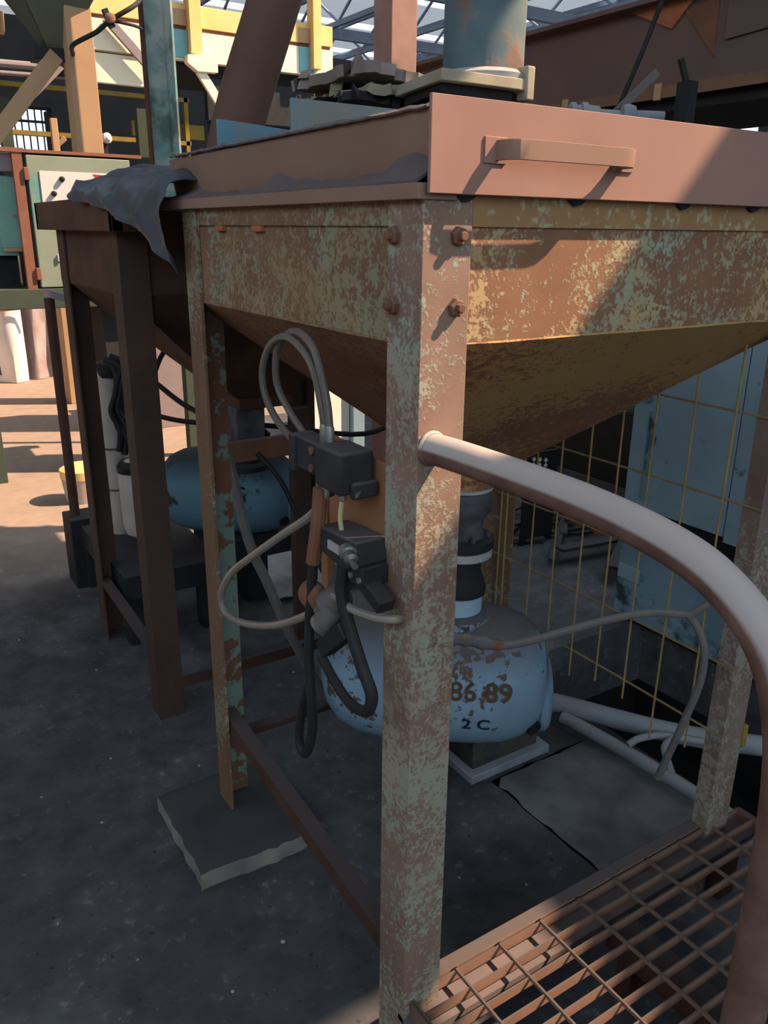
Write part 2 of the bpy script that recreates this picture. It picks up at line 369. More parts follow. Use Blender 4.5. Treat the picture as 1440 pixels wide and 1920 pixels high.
# roofs: near bay high, far hall lower with open skylight strips
rf = []
wall('ceiling_near', [(-6, 5.5, -10, 9.2, 12, 12.15)], 'roof')
y = 9.2
while y < 45:
    rf.append((-10, 34, y, min(y + 3.7, 45.2), 9.5, 9.6)); y += 4.6
wall('ceiling', rf, 'fibre')
# roof trusses and tie beams of the far hall
def truss(x, label):
    t = thing('roof_truss', label, 'truss', (x, 27, 8.2), 'roof trusses of the far hall')
    b = MB(); b.beam((x, 9.3, 9.35), (x, 44.9, 9.35), 0.16, 0.18); b.build('top_chord', 'truss', t)
    b = MB(); b.beam((x, 9.3, 8.2), (x, 44.9, 8.2), 0.14, 0.16); b.build('bottom_chord', 'truss', t)
    yy = 9.5; k = 0
    while yy < 43.5:
        b = MB(); z0, z1 = (8.25, 9.3) if k % 2 == 0 else (9.3, 8.25)
        b.beam((x, yy, z0), (x, yy + 1.7, z1), 0.07, 0.07); b.build('web_bar', 'truss', t); yy += 1.7; k += 1
for i, x in enumerate((12, 15, 18, 21, 24, 27)):
    truss(x, 'blue-grey roof truss with zigzag web bars, number %s counting from the machines' % ('one', 'two', 'three', 'four', 'five', 'six')[i])
for i, yy in enumerate((15, 21, 27, 33, 39)):
    b = MB(); b.beam((-9.9, yy, 8.0), (33.9, yy, 8.0), 0.2, 0.34)
    tag(b.build('roof_beam', 'truss'), 'long crosswise roof beam under the trusses, %s from the machines' % ('nearest', 'second', 'third', 'fourth', 'farthest')[i], 'beam', 'crosswise roof beams')

# ------------------------------------------------------------------ front hopper
WX, LY = 0.967, 0.918
H = thing('feed_hopper', 'large front feed hopper with peeling green paint over rust, on four angle posts', 'hopper', (0, 0, 0))
def post(corner, A, la, B, lb, z0, z1, mat, parent):
    b = MB(); x, y = corner; b.angle((x, y, z0), (x, y, z1), A, la, B, lb, 0.008); return b.build('post', mat, parent, 0.0012)
# front-left post: the -X flange and the -Y flange meet at the corner
p0 = post((0, 0), (1,0,0), 0.082, (0,1,0), 0.084, 0.0, 1.612, 'post', H)
b = MB(); b.box(0, 0.008, LY-0.08, LY, 0.06, 1.612); pb = b.build('post', 'post_side', H, 0.001)
b = MB(); b.box(0.008, 0.08, LY-0.008, LY, 0.06, 1.612); b.build('flange', 'post_back', pb, 0.001)
pr_ = post((0.887, 0), (1,0,0), 0.08, (0,1,0), 0.045, 0.0, 1.612, 'post_grey', H)
pq = post((WX, LY), (-1,0,0), 0.08, (0,-1,0), 0.08, 0.0, 1.612, 'post_side', H)
for z in (1.559, 1.465):
    bolt((0.057, 0, z), (0,-1,0), p0); bolt((0, 0.064, z), (-1,0,0), p0)
# vertical belt: four panels, each with an ochre band along its top
z0, z1, zs = 1.414, 1.618, 1.571
b = MB(); b.box(0.0085, WX, 0.0085, 0.013, z0, z1); fp = b.build('belt_panel', 'belt', H)
b = MB(); b.box(0.084, WX - 0.082, 0.003, 0.0085, zs, z1); b.build('top_band', 'band', fp, 0.001)
b = MB(); b.box(0.0085, 0.013, 0.013, LY - 0.009, z0, z1); lp = b.build('belt_panel', 'belt_left', H)
b = MB(); b.box(0.003, 0.0085, 0.086, LY - 0.082, zs, z1); b.build('top_band', 'belt_left', lp, 0.001)
b = MB(); b.box(0.0085, WX - 0.009, LY - 0.013, LY - 0.009, z0, z1); b.build('belt_panel', 'belt', H)
b = MB(); b.box(WX - 0.013, WX - 0.009, 0.013, LY - 0.013, z0, z1); b.build('belt_panel', 'belt', H)
# skewed pyramid cone down to the outlet
OC = (0.61, 0.62); OH = 0.092; OZ = 1.035
def cone(x0, x1, y0, y1, zt, oc, oh, oz, mats, parent):
    T = [Vector((x0,y0,zt)), Vector((x1,y0,zt)), Vector((x1,y1,zt)), Vector((x0,y1,zt))]
    Bq = [Vector((oc[0]-oh, oc[1]-oh, oz)), Vector((oc[0]+oh, oc[1]-oh, oz)), Vector((oc[0]+oh, oc[1]+oh, oz)), Vector((oc[0]-oh, oc[1]+oh, oz))]
    for i in range(4):
        j = (i+1) % 4; q = [T[i], T[j], Bq[j], Bq[i]]
        n = (q[1]-q[0]).cross(q[3]-q[0]).normalized(); b = MB()
        def fn(u, v, q=q, n=n):
            p = (q[0]*(1-u) + q[1]*u)*(1-v) + (q[3]*(1-u) + q[2]*u)*v
            return p + n*(0.006*math.sin(math.pi*u)*math.sin(math.pi*v) + 0.0015*fbm(p.x*9, p.y*9, p.z*9))
        b.sheet(14, 12, fn, 0.004); b.build('cone_panel', mats[i], parent)
cone(0.009, WX-0.009, 0.009, LY-0.009, z0, OC, OH, OZ, ('cone', 'cone', 'cone_left', 'cone_left'), H)
b = MB(); b.box(OC[0]-OH-0.004, OC[0]+OH+0.004, OC[1]-OH-0.004, OC[1]+OH+0.004, OZ-0.035, OZ+0.004); b.build('outlet_collar', 'cone', H, 0.002)
# dust ledge on top of the left side and the rim plate standing behind it
b = MB(); b.box(-0.014, 0.05, -0.006, 1.05, 1.604, 1.624); b.build('top_ledge', 'rim', H, 0.001)
def heap(u, v):
    yy = 0.008 + 1.03*u
    w = max(0.0, math.sin(yy*15.0 + 0.55)); w2 = max(0.0, math.sin(yy*31 + 2.2))
    crest = (0.016 + 0.026*w*w*w*(2 - w) + 0.007*w2*w2)*(1 - 0.62*u) + 0.006*(fbm(yy*9, 3.1))
    return (-0.012 + 0.044*v, yy, 1.6235 + max(0.002, crest)*(v**1.4))
b = MB(); b.sheet(130, 8, heap, 0.004); hp = b.build('dust_heap', 'dust', H); hp['kind'] = 'stuff'
b = MB(); b.prism([(0.036, 0.0, 1.624), (0.036, 1.045, 1.624), (0.022, 1.045, 1.712), (0.022, 0.0, 1.716)], (0.005, 0, 0)); rp = b.build('rim_plate', 'rim', H, 0.001)
def crust(u, v):
    yy = 0.02 + 1.0*u; return (0.016 + 0.014*v, yy, 1.714 + 0.004*math.sin(v*3.14) + 0.003*abs(fbm(yy*22, v)))
b = MB(); b.sheet(110, 4, crust, 0.003); b.build('dust_line', 'dust', rp)
for yy in (0.116, 0.035, 0.3):
    b = MB(); b.box(-0.004, 0.01, yy-0.012, yy+0.012, 1.603, 1.613); b.build('weld_tab', 'rust', H, 0.001)
for yy in (0.709, 0.528):
    b = MB(); b.box(-0.001, 0.009, yy-0.02, yy+0.02, 1.561, 1.571); b.build('weld_tab', 'rust_orange', H, 0.001)
for xx in (0.066, 0.274, 0.514, 0.70):
    b = MB(); b.prism([(xx-0.016, -0.004, 1.610), (xx+0.018, -0.004, 1.610), (xx+0.006, -0.004, 1.603), (xx-0.004, -0.004, 1.602)], (0, 0.009, 0)); b.build('spacer_tab', 'black', H)
# front cover plate with its welded flat-bar handle
b = MB(); b.box(-0.004, 1.02, -0.018, -0.012, 1.611, 1.7265); cp = b.build('cover_plate', 'cover', H, 0.001)
hd = MB(); q = -0.018
path = [(0.100, q), (0.101, q-0.020), (0.105, q-0.030), (0.113, q-0.036), (0.13, q-0.038), (0.16, q-0.0385), (0.25, q-0.0385), (0.31, q-0.038), (0.326, q-0.036), (0.336, q-0.030), (0.341, q-0.020), (0.343, q)]
def hfn(u, v):
    f = u*(len(path)-1); i = min(int(f), len(path)-2); k = f - i
    return (path[i][0]*(1-k) + path[i+1][0]*k, path[i][1]*(1-k) + path[i+1][1]*k, 1.654 + 0.025*v)
hd.sheet(len(path), 2, hfn, 0.005); ho = hd.build('handle', 'rim', cp, 0.0006)
for xx in (0.100, 0.346):
    b = MB(); b.box(xx-0.019, xx+0.019, q-0.003, q+0.001, 1.650, 1.683); b.build('weld_pad', 'cover', cp, 0.001)
# deck and two upright partition plates in the hopper mouth
b = MB(); b.box(0.03, 1.0, 0.02, 0.95, 1.575, 1.59); b.build('dust_deck', 'dust', H)
b = MB(); b.prism([(0.045, 0.763, 1.60), (0.31, 0.763, 1.60), (0.31, 0.763, 1.755), (0.045, 0.763, 1.772), (0.03, 0.763, 1.772), (0.03, 0.763, 1.72), (0.045, 0.763, 1.712)], (0, 0.006, 0)); b.build('upright_plate', 'upright', H, 0.001)
b = MB(); b.prism([(0.045, 0.434, 1.60), (0.42, 0.434, 1.60), (0.42, 0.434, 1.772), (0.03, 0.434, 1.774), (0.03, 0.434, 1.72), (0.045, 0.434, 1.712)], (0, 0.006, 0)); b.build('upright_plate', 'upright', H, 0.001)
# tie bars between the posts
b = MB(); b.angle((0.012, 0.075, 0.235), (0.012, LY-0.07, 0.315), (1,0,0), 0.045, (0,0,1), -0.04, 0.005)
b = MB(); b.beam((0.03, 0.06, 0.268), (0.03, LY-0.02, 0.338), 0.036, 0.006); b.beam((0.014, 0.06, 0.250), (0.014, LY-0.02, 0.320), 0.006, 0.036); b.build('tie_bar', 'rust_dark', H)
b = MB(); b.beam((0.06, LY-0.02, 0.25), (WX-0.06, LY-0.02, 0.25), 0.006, 0.036); b.beam((0.06, LY-0.036, 0.268), (WX-0.06, LY-0.036, 0.268), 0.036, 0.006); b.build('tie_bar', 'rust_dark', H)
# sheet bracket carrying the valves
b = MB(); b.prism([(0.012, 0.083, 1.220), (0.012, 0.285, 1.234), (0.012, 0.285, 1.03), (0.012, 0.18, 1.020), (0.012, 0.083, 1.030)], (0.004, 0, 0)); b.build('bracket_plate', 'plate', H, 0.0008)
b = MB(); b.box(0.008, 0.024, 0.288, 0.312, 0.90, 1.205); b.build('bracket_strip', 'plate', H, 0.001)

# ------------------------------------------------------------------ rear hopper, dark brown
R = thing('rear_hopper', 'dark brown rear hopper on dark posts behind the green-flaked one', 'hopper', (0, 1.456, 0))
RY0, RY1, RW = 1.456, 2.25, 0.98
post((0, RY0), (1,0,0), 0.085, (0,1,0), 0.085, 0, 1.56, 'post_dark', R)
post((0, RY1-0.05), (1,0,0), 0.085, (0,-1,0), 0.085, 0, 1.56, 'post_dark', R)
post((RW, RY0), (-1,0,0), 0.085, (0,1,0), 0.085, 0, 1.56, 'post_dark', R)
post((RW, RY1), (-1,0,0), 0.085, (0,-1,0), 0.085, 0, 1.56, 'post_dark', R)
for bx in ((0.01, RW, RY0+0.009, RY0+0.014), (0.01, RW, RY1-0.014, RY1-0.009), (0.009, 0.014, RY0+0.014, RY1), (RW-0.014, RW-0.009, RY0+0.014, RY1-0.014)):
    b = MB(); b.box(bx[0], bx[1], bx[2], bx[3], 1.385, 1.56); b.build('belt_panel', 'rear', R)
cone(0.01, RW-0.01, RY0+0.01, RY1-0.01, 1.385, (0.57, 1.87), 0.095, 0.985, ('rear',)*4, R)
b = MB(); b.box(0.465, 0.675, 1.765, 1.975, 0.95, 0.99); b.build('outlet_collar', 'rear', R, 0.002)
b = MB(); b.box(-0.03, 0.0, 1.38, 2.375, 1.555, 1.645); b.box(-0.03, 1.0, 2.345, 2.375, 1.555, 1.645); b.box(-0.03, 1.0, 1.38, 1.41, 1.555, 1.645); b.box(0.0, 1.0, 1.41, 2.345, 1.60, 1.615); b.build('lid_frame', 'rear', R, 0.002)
VS = thing('valve_stand', 'rusty brown beam and dark leg standing in front of the rear tank', 'stand', (0.6, 1.74, 0))
b = MB(); b.box(0.36, 0.652, 1.72, 1.75, 0.772, 0.848); b.build('beam', 'rust', VS, 0.002)
b = MB(); b.box(0.648, 0.722, 1.715, 1.755, 0.0, 0.945); b.build('leg', 'post_dark', VS, 0.002)
b = MB(); b.box(0.34, 0.372, 1.72, 1.75, 0.0, 0.772); b.build('leg', 'post_dark', VS, 0.002)
b = MB(); b.beam((0.06, RY0, 0.12), (0.92, RY0, 0.12), 0.008, 0.04); b.build('tie_bar', 'rust_dark', R)
b = MB(); b.beam((0.02, RY0+0.05, 0.22), (0.02, RY1-0.1, 0.25), 0.04, 0.008); b.build('tie_bar', 'rust_dark', R)
# crumpled tarp over the rear lid, hanging into the gap
def tarp_fn(u, v):
    yy = 0.875 + 0.80*u
    zlow = 1.470 + 0.34*u - 0.18*u*u
    top = 1.668 - 0.02*(1-u)**3
    if v < 0.5:
        k = v/0.5; p = Vector((0.34*(1-k) - 0.036*k, yy + 0.02*k, top + 0.05*(1-k)*abs(math.sin(4*u + 1)) + 0.03*math.sin(k*3.1)*math.sin(u*14)**2))
    else:
        k = (v-0.5)/0.5; p = Vector((-0.038 - 0.014*math.sin(k*3.1) - 0.012*math.sin(u*24 + k*4)*k, yy - 0.03*k*math.sin(u*7), top*(1-k) + zlow*k))
    n = noise.noise(Vector((p.y*7, p.x*7, p.z*9))); m = abs(noise.noise(Vector((p.y*15 + 5, p.z*13, p.x*9)))) + 0.6*abs(noise.noise(Vector((p.y*27, p.z*24, p.x*20))))
    return p + Vector((-0.020*abs(n) - 0.012*m, 0.012*n, 0.026*abs(n) + 0.012*m if v < 0.5 else 0.006*n))
b = MB(); b.sheet(60, 40, tarp_fn, 0.002)
tag(b.build('tarp', 'tarp'), 'dark grey crumpled plastic tarp draped over the rear hopper lid and hanging at its corner', 'tarp')

# ------------------------------------------------------------------ grating, support, handrail
G = thing('walkway_grating', 'rusty dust-covered open steel grating panel at the lower right', 'grating', (0.5, -0.3, 0.15))
ys = [0.011 - 0.0443*k for k in range(15)]
bar0 = None
for k, yy in enumerate(ys):
    b = MB(); b.box(0.018, 1.026, yy-0.0016, yy+0.0016, 0.174, 0.198); b.build('bearing_bar', 'grate', G)
for k in range(10):
    x = 0.022 + 0.111*k
    b = MB(); b.box(x-0.0022, x+0.0022, ys[-1], ys[0]+0.004, 0.192, 0.2005); b.box(x-0.0022, x+0.0022, ys[0]+0.0016, ys[0]+0.0052, 0.17, 0.2005); b.build('cross_rod', 'grate', G)
b = MB(); b.box(0.014, 0.018, ys[-1], ys[0], 0.166, 0.200); b.build('end_bar', 'grate', G)
b = MB(); b.box(1.026, 1.030, ys[-1], ys[0], 0.166, 0.200); b.build('end_bar', 'grate', G)
P_ = thing('grating_support', 'dusty steel angle ledge under the grating edge between the two front posts', 'support', (0.5, 0.02, 0))
b = MB(); b.box(0.084, 0.885, 0.018, 0.048, 0.158, 0.1985); b.build('ledge_bar', 'grate', P_, 0.002)
b = MB(); b.box(0.0, 1.03, -0.045, 0.018, 0.150, 0.1655); b.build('shelf_bar', 'dust', P_, 0.001)
b = MB(); b.box(0.50, 0.56, -0.64, -0.046, 0.10, 0.165); b.build('cross_support', 'rust_dark', P_, 0.002)
for xx, yy in ((0.53, -0.60), (0.53, -0.10), (0.95, -0.02), (0.06, -0.03), (0.06, -0.62), (0.95, -0.62)):
    b = MB(); b.box(xx-0.03, xx+0.03, yy-0.02, yy+0.02, 0.0, 0.150 if xx != 0.53 else 0.10); b.build('stub_leg', 'rust_dark', P_, 0.002)
b = MB(); b.box(0.0, 1.03, -0.65, -0.635, 0.10, 0.1655); b.build('shelf_bar', 'grate', P_)
HR = thing('handrail', 'bent dust-topped pipe handrail running from the front post to the lower right', 'handrail', (0.06, -0.3, 0))
pts = [(0.024, -0.002, 1.268), (0.035, -0.06, 1.266), (0.048, -0.18, 1.262), (0.058, -0.29, 1.256), (0.063, -0.39, 1.244), (0.066, -0.46, 1.222), (0.069, -0.52, 1.175), (0.072, -0.553, 1.10), (0.074, -0.566, 1.0), (0.076, -0.568, 0.85), (0.078, -0.568, 0.6), (0.08, -0.568, 0.2)]
b = MB(); b.tube(pts, 0.0232, 20, 6); b.build('rail_pipe', 'rail', HR)
b = MB(); b.lathe([(0.0262, 0), (0.0262, 0.003), (0.0238, 0.006)], (0.024, -0.0005, 1.268), (0.1, -1, 0), 18); b.build('weld_bead', 'rail', HR)

# ------------------------------------------------------------------ wire mesh fence
F = thing('mesh_fence', 'yellowish welded wire mesh panel fixed to the right-hand post', 'fence', (0.882, 0.4, 0.35))
FX = 0.882
for yy in (0.805, 0.777, 0.668, 0.573, 0.478, 0.384, 0.288, 0.190, 0.088):
    b = MB(); zb = 0.41 + 0.02*math.sin(yy*23) - (0.04 if yy < 0.2 else 0)
    b.tube([(FX-0.004, yy, zb), (FX-0.004 + 0.003*math.sin(yy*40), yy, 0.9), (FX-0.004, yy, 1.43)], 0.0027, 6, 3); b.build('upright_wire', 'wire', F)
for zz in (1.42, 1.213, 1.02, 0.835, 0.642, 0.465):
    b = MB(); b.tube([(FX+0.001, -0.004 if zz < 1.1 else 0.004, zz), (FX+0.001, 0.45, zz + 0.004), (FX+0.001, 0.83, zz)], 0.0029, 6, 3); b.build('level_wire', 'wire', F)

# ------------------------------------------------------------------ pressure tanks
def tank(c, ang, k, mat, neckmat, label, name='pressure_tank'):
    c = Vector(c); a = Vector((math.cos(ang), math.sin(ang), 0)); n = Vector((math.sin(ang), -math.cos(ang), 0)); u = Vector((0,0,1))
    t = thing(name, label, 'tank', (c.x, c.y, c.z - 0.2*k), 'blue pressure tanks under the hoppers')
    prof = [(0.0, -0.375), (0.05, -0.372), (0.11, -0.352), (0.155, -0.315), (0.182, -0.26), (0.196, -0.19), (0.199, -0.10), (0.198, 0.0), (0.197, 0.08), (0.196, 0.085), (0.190, 0.14), (0.172, 0.19), (0.146, 0.225), (0.110, 0.250)]
    b = MB(); b.lathe([(r*k, h*k) for r, h in prof], c, a, 48); sh = b.build('shell', mat, t)
    b = MB(); b.lathe([(0.05*k, 0.20*k), (0.100*k, 0.235*k), (0.110*k, 0.245*k), (0.110*k, 0.262*k), (0.098*k, 0.272*k), (0.06*k, 0.28*k)], c - u*0.055*k, a, 32); b.build('end_flange', mat, t)
    b = MB(); b.lathe([(0.022*k, 0.0), (0.022*k, 0.012*k), (0.016*k, 0.013*k)], c + a*0.222*k - u*0.105*k + n*0.105*k, (a*0.62 + n*0.7 - u*0.35), 16); b.build('drain_port', 'black_clean', t)
    z = c.z + 0.19*k
    b = MB(); b.lathe([(0.100, z-0.03), (0.100, z+0.002), (0.088, z+0.009), (0.078, z+0.009)], (c.x, c.y, 0), (0,0,1), 32); b.build('neck_flange', mat, t)
    b = MB(); b.lathe([(0.070, z), (0.070, z+0.060), (0.064, z+0.064), (0.05, z+0.066)], (c.x, c.y, 0), (0,0,1), 32); b.build('neck', neckmat, t)
    return t, sh, c, a, n, u
def stencil(txt, size, t, frame, s0, th0, mat, r, k=1.0, name='stencil'):
    """flat lettering wrapped on the shell of a tank"""
    c, a, n, u = frame
    cu = bpy.data.curves.new('txt', 'FONT'); cu.body = txt; cu.size = size; cu.align_x = 'CENTER'; cu.resolution_u = 3; cu.offset = size*0.018
    ob = bpy.data.objects.new('txt', cu); COL.objects.link(ob); dg = bpy.context.evaluated_depsgraph_get(); me0 = ob.evaluated_get(dg).to_mesh()
    b = MB(); vs = []
    for v in me0.vertices:
        th = th0 + (v.co.y)/r; s = s0 + v.co.x
        vs.append(c + a*s + (n*math.cos(th) + u*math.sin(th))*(r*k))
    b.add(vs, [tuple(p.vertices) for p in me0.polygons])
    ob.evaluated_get(dg).to_mesh_clear(); bpy.data.objects.remove(ob)
    return b.build(name, mat, t, smooth=False)
TC = (0.607, 0.659, 0.400); TA = -0.65
t1, sh1, c1, a1, n1, u1 = tank(TC, TA, 0.985, 'tank', 'neck', 'dusty light-blue pressure tank with rust-spotted numbers under the front hopper')
stencil('86 89', 0.072, t1, (c1, a1, n1, u1), 0.07, math.radians(7), 'letter_rust', 0.1975)
stencil('P  2 C', 0.05, t1, (c1, a1, n1, u1), 0.035, math.radians(-19), 'letter_dark', 0.1975)
t2, sh2, c2, a2, n2, u2 = tank((0.617, 2.17, 0.52), TA, 0.92, 'tank_rear', 'tank_rear', 'dark-blue pressure tank under the dark brown rear hopper')
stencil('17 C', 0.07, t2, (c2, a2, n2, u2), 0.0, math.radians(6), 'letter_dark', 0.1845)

# plinth under the front tank
PL = thing('tank_plinth', 'concrete plinth with a pale bottom edge under the front blue tank', 'plinth', (0.8, 0.78, 0))
b = MB(); b.box(0.676, 0.99, 0.632, 0.95, 0.0, 0.028); b.build('base_slab', 'conduit', PL, 0.003)
b = MB(); b.box(0.70, 0.96, 0.66, 0.93, 0.028, 0.27); b.build('block', 'brownblock', PL, 0.004)
b = MB(); b.box(0.50, 0.58, 0.66, 0.78, 0.0, 0.235); tag(b.build('tank_footing', 'brownblock', None, 0.004), 'small dark concrete footing under the left end of the front tank', 'footing')
sk = thing('tank_skid', 'low black steel skid carrying the rear tank and white canisters', 'skid', (0.4, 2.4, 0))
b = MB(); b.box(0.06, 0.46, 2.0, 2.75, 0.20, 0.30); b.build('deck', 'black', sk, 0.003)
b = MB(); b.box(0.46, 0.86, 2.06, 2.34, 0.24, 0.34); b.build('saddle', 'black', sk, 0.003)
for xx, yy in ((0.10, 2.05), (0.40, 2.05), (0.10, 2.7), (0.40, 2.7)):
    b = MB(); b.box(xx-0.035, xx+0.035, yy-0.035, yy+0.035, 0, 0.20); b.build('foot', 'black', sk, 0.003)
b = MB(); b.box(0.62, 0.72, 2.14, 2.28, 0.0, 0.24); b.build('foot', 'black', sk, 0.003)

# valve column between outlet and tank neck
V = thing('outlet_valve', 'grey and black valve stack between the front hopper outlet and blue tank neck', 'valve', (0.607, 0.645, 0.66))
cx, cy = 0.607, 0.648
def ring(name, prof, mat, n=28, parent=V, o=(cx, cy, 0)):
    b = MB(); b.lathe(prof, o, (0,0,1), n); return b.build(name, mat, parent)
ring('rubber_sleeve', [(0.0696, 0.650), (0.0720, 0.668), (0.0600, 0.70), (0.0552, 0.715), (0.0552, 0.757)], 'black')
ring('lower_flange', [(0.0792, 0.757), (0.0828, 0.760), (0.0828, 0.777), (0.0792, 0.780)], 'pale')
ring('flange_clamp', [(0.0720, 0.780), (0.0864, 0.785), (0.0864, 0.808), (0.0720, 0.812)], 'black')
bd = ring('valve_body', [(0.0600, 0.812), (0.0540, 0.84), (0.0624, 0.87), (0.0756, 0.885), (0.0780, 0.905), (0.0696, 0.93), (0.0600, 0.94)], 'grey_cast')
ring('upper_flange', [(0.0720, 0.940), (0.0768, 0.943), (0.0768, 0.952), (0.0720, 0.955)], 'pale')
ring('spout', [(0.0840, 0.955), (0.0864, 0.985), (0.085, 1.0)], 'cone')
for a in range(6):
    th = a*math.pi/3 + 0.3
    bolt((cx + 0.070*math.cos(th), cy + 0.070*math.sin(th), 0.812), (0,0,1), V, 0.008, 0.010, 'grey_cast')
b = MB(); b.tube([(cx-0.05, cy-0.03, 0.86), (cx-0.10, cy-0.06, 0.865), (cx-0.115, cy-0.07, 0.865)], [0.018, 0.018, 0.024], 12, 3); b.build('actuator', 'grey_cast', V)
V2 = thing('rear_outlet_valve', 'grey boxy valve under the rear hopper outlet above the rear tank', 'valve', (0.6, 1.95, 0.72))
b = MB(); b.box(0.46, 0.575, 1.79, 1.93, 0.82, 0.95); b.build('valve_box', 'grey_cast', V2, 0.006)
b = MB(); b.lathe([(0.085, 0.70), (0.085, 0.72), (0.06, 0.73), (0.06, 0.82)], (0.53, 1.88, 0), (0,0,1), 20); b.build('lower_flange', 'black', V2)
b = MB(); b.tube([(0.49, 1.90, 0.80), (0.52, 1.87, 0.84), (0.58, 1.86, 0.85), (0.62, 1.87, 0.82)], 0.012, 8, 4); b.build('cable_loop', 'black_clean', V2)

# ------------------------------------------------------------------ pneumatic valves on the bracket plate
A = thing('pneumatic_valve', 'dusty black twin pneumatic valve block at the top of the bracket plate', 'valve', (-0.02, 0.22, 1.17))
b = MB(); b.box(-0.050, -0.006, 0.205, 0.290, 1.180, 1.235); b.build('body', 'valve', A, 0.003)
b = MB(); b.box(-0.056, -0.010, 0.285, 0.305, 1.172, 1.237); b.build('end_cap', 'valve', A, 0.003)
b = MB(); b.box(-0.058, 0.006, 0.125, 0.207, 1.170, 1.240); coil = b.build('coil', 'valve', A, 0.006)
b = MB(); b.box(-0.04, 0.008, 0.114, 0.126, 1.165, 1.192); b.build('coil_plug', 'valve', A, 0.004)
for yy, zz in ((0.228, 1.222), (0.23, 1.192)):
    b = MB(); b.lathe([(0.007, 0), (0.007, 0.004)], (-0.050, yy, zz), (-1,0,0), 12); b.build('screw', 'rust', A)
for yy in (0.223, 0.205):
    b = MB(); b.lathe([(0.008, 1.232), (0.008, 1.262), (0.006, 1.266)], (-0.03, yy, 0), (0,0,1), 12); b.build('fitting', 'steel', A)
b = MB(); b.lathe([(0.009, 1.15), (0.009, 1.182)], (-0.035, 0.20, 0), (0,0,1), 12); b.build('fitting', 'valve', A)
b = MB(); b.lathe([(0.006, 1.155), (0.006, 1.172)], (-0.035, 0.155, 0), (0,0,1), 10); b.build('fitting', 'steel', A)
B = thing('solenoid_valve', 'black solenoid valve with a pale nameplate low on the bracket plate', 'valve', (-0.02, 0.13, 1.05))
b = MB(); b.prism([(-0.055, 0.205, 1.058), (-0.055, 0.205, 1.100), (-0.055, 0.085, 1.108), (-0.055, 0.075, 1.070), (-0.055, 0.12, 1.048)], (0.06, 0, 0)); b.build('body', 'valve', B, 0.004)
b = MB(); b.box(-0.0585, -0.055, 0.128, 0.165, 1.073, 1.088); b.build('nameplate', 'pale', B)
b = MB(); b.lathe([(0.013, 0), (0.014, 0.014), (0.010, 0.016), (0.011, 0.03), (0.005, 0.034), (0.005, 0.05)], (-0.062, 0.098, 1.094), (-0.25, -1, -0.2), 12); b.build('silencer', 'steel', B)
b = MB(); b.box(-0.05, 0.0, 0.07, 0.115, 1.035, 1.068); b.build('connector', 'black', B, 0.003)
b = MB(); b.beam((-0.03, 0.135, 1.055), (-0.03, 0.03, 1.015), 0.03, 0.022); b.build('mounting_foot', 'black', B, 0.002)
for yy in (0.10, 0.0745):
    b = MB(); b.lathe([(0.005, 0), (0.005, 0.004)], (-0.051, yy, 1.048), (-1,0,0), 10); b.build('screw', 'steel', B)
b = MB(); b.tube([(-0.035, 0.157, 1.152), (-0.037, 0.160, 1.125), (-0.036, 0.157, 1.100)], 0.0042, 8, 4)
tag(b.build('link_tube', 'tube_y'), 'short yellowed plastic tube linking the two black valves', 'tube')
def hose(name, pts, r, mat, label, cat='hose', group=None, sub=6, n=10):
    b = MB(); b.tube(pts, r, n, sub); return tag(b.build(name, mat), label, cat, group)
hose('air_tube', [(-0.03,.223,1.262),(-0.03,.229,1.286),(-0.03,.253,1.344),(-0.03,.289,1.374),(-0.032,.348,1.392),(-0.034,.408,1.373),(-0.036,.443,1.326),(-0.036,.436,1.278),(-0.034,.39,1.237),(-0.03,.310,1.206)], 0.0066, 'tube_d', 'inner grey plastic air tube looping up above the twin valve', 'tube', 'looped air tubes')
hose('air_tube', [(-0.03,.205,1.262),(-0.028,.215,1.298),(-0.028,.235,1.346),(-0.027,.264,1.385),(-0.026,.317,1.403),(-0.025,.368,1.391),(-0.024,.407,1.359),(-0.022,.414,1.301),(-0.018,.377,1.259),(-0.012,.304,1.212)], 0.0066, 'tube_d', 'outer grey plastic air tube, the higher of the two loops above the twin valve', 'tube', 'looped air tubes')
hose('air_hose', [(-0.04,.196,1.172),(-0.045,.198,1.152),(-0.05,.234,1.109),(-0.06,.329,1.044),(-0.07,.452,.96),(-0.075,.551,.889),(-0.075,.618,.814),(-0.07,.609,.773),(-0.065,.522,.784),(-0.06,.389,.835),(-0.055,.262,.907),(-0.05,.191,.962),(-0.05,.157,.989),(-0.045,.118,.982),(-0.03,.06,.985),(-0.012,.03,.99),(0.03,.06,.97),(0.08,.10,.92),(0.16,.12,.868)], 0.0078, 'tube', 'large drooping loop of cloudy plastic air hose left of the front post', 'hose')
b = MB(); b.tube([(-0.05, .202, 1.165), (-0.055, .204, 1.10), (-0.06, .214, 1.03)], 0.0125, 10, 4); cb = b.build('cable_sleeve', 'rust', None)
tag(cb, 'rusty brown pipe sleeve hanging below the twin valve', 'sleeve')
hose('black_cable', [(-0.06,.214,1.028),(-0.06,.222,.98),(-0.062,.226,.93),(-0.064,.229,.844),(-0.064,.224,.758),(-0.062,.224,.702),(-0.06,.243,.645),(-0.06,.266,.615),(-0.058,.289,.628),(-0.055,.288,.68),(-0.05,.262,.762)], 0.0088, 'black', 'black cable hanging straight down below the brown sleeve and hooking back up', 'cable')
hose('black_hose', [(-0.045,.135,1.050),(-0.05,.135,1.004),(-0.05,.115,.962),(-0.05,.092,.928),(-0.05,.066,.893),(-0.05,.040,.862),(-0.05,.046,.832),(-0.045,.079,.808),(-0.035,.138,.790),(-0.02,.215,.787),(0.0,.30,.79)], [0.0105, 0.0105, 0.0095], 'black', 'thick black hose dropping from the solenoid valve and curling left under itself', 'hose')
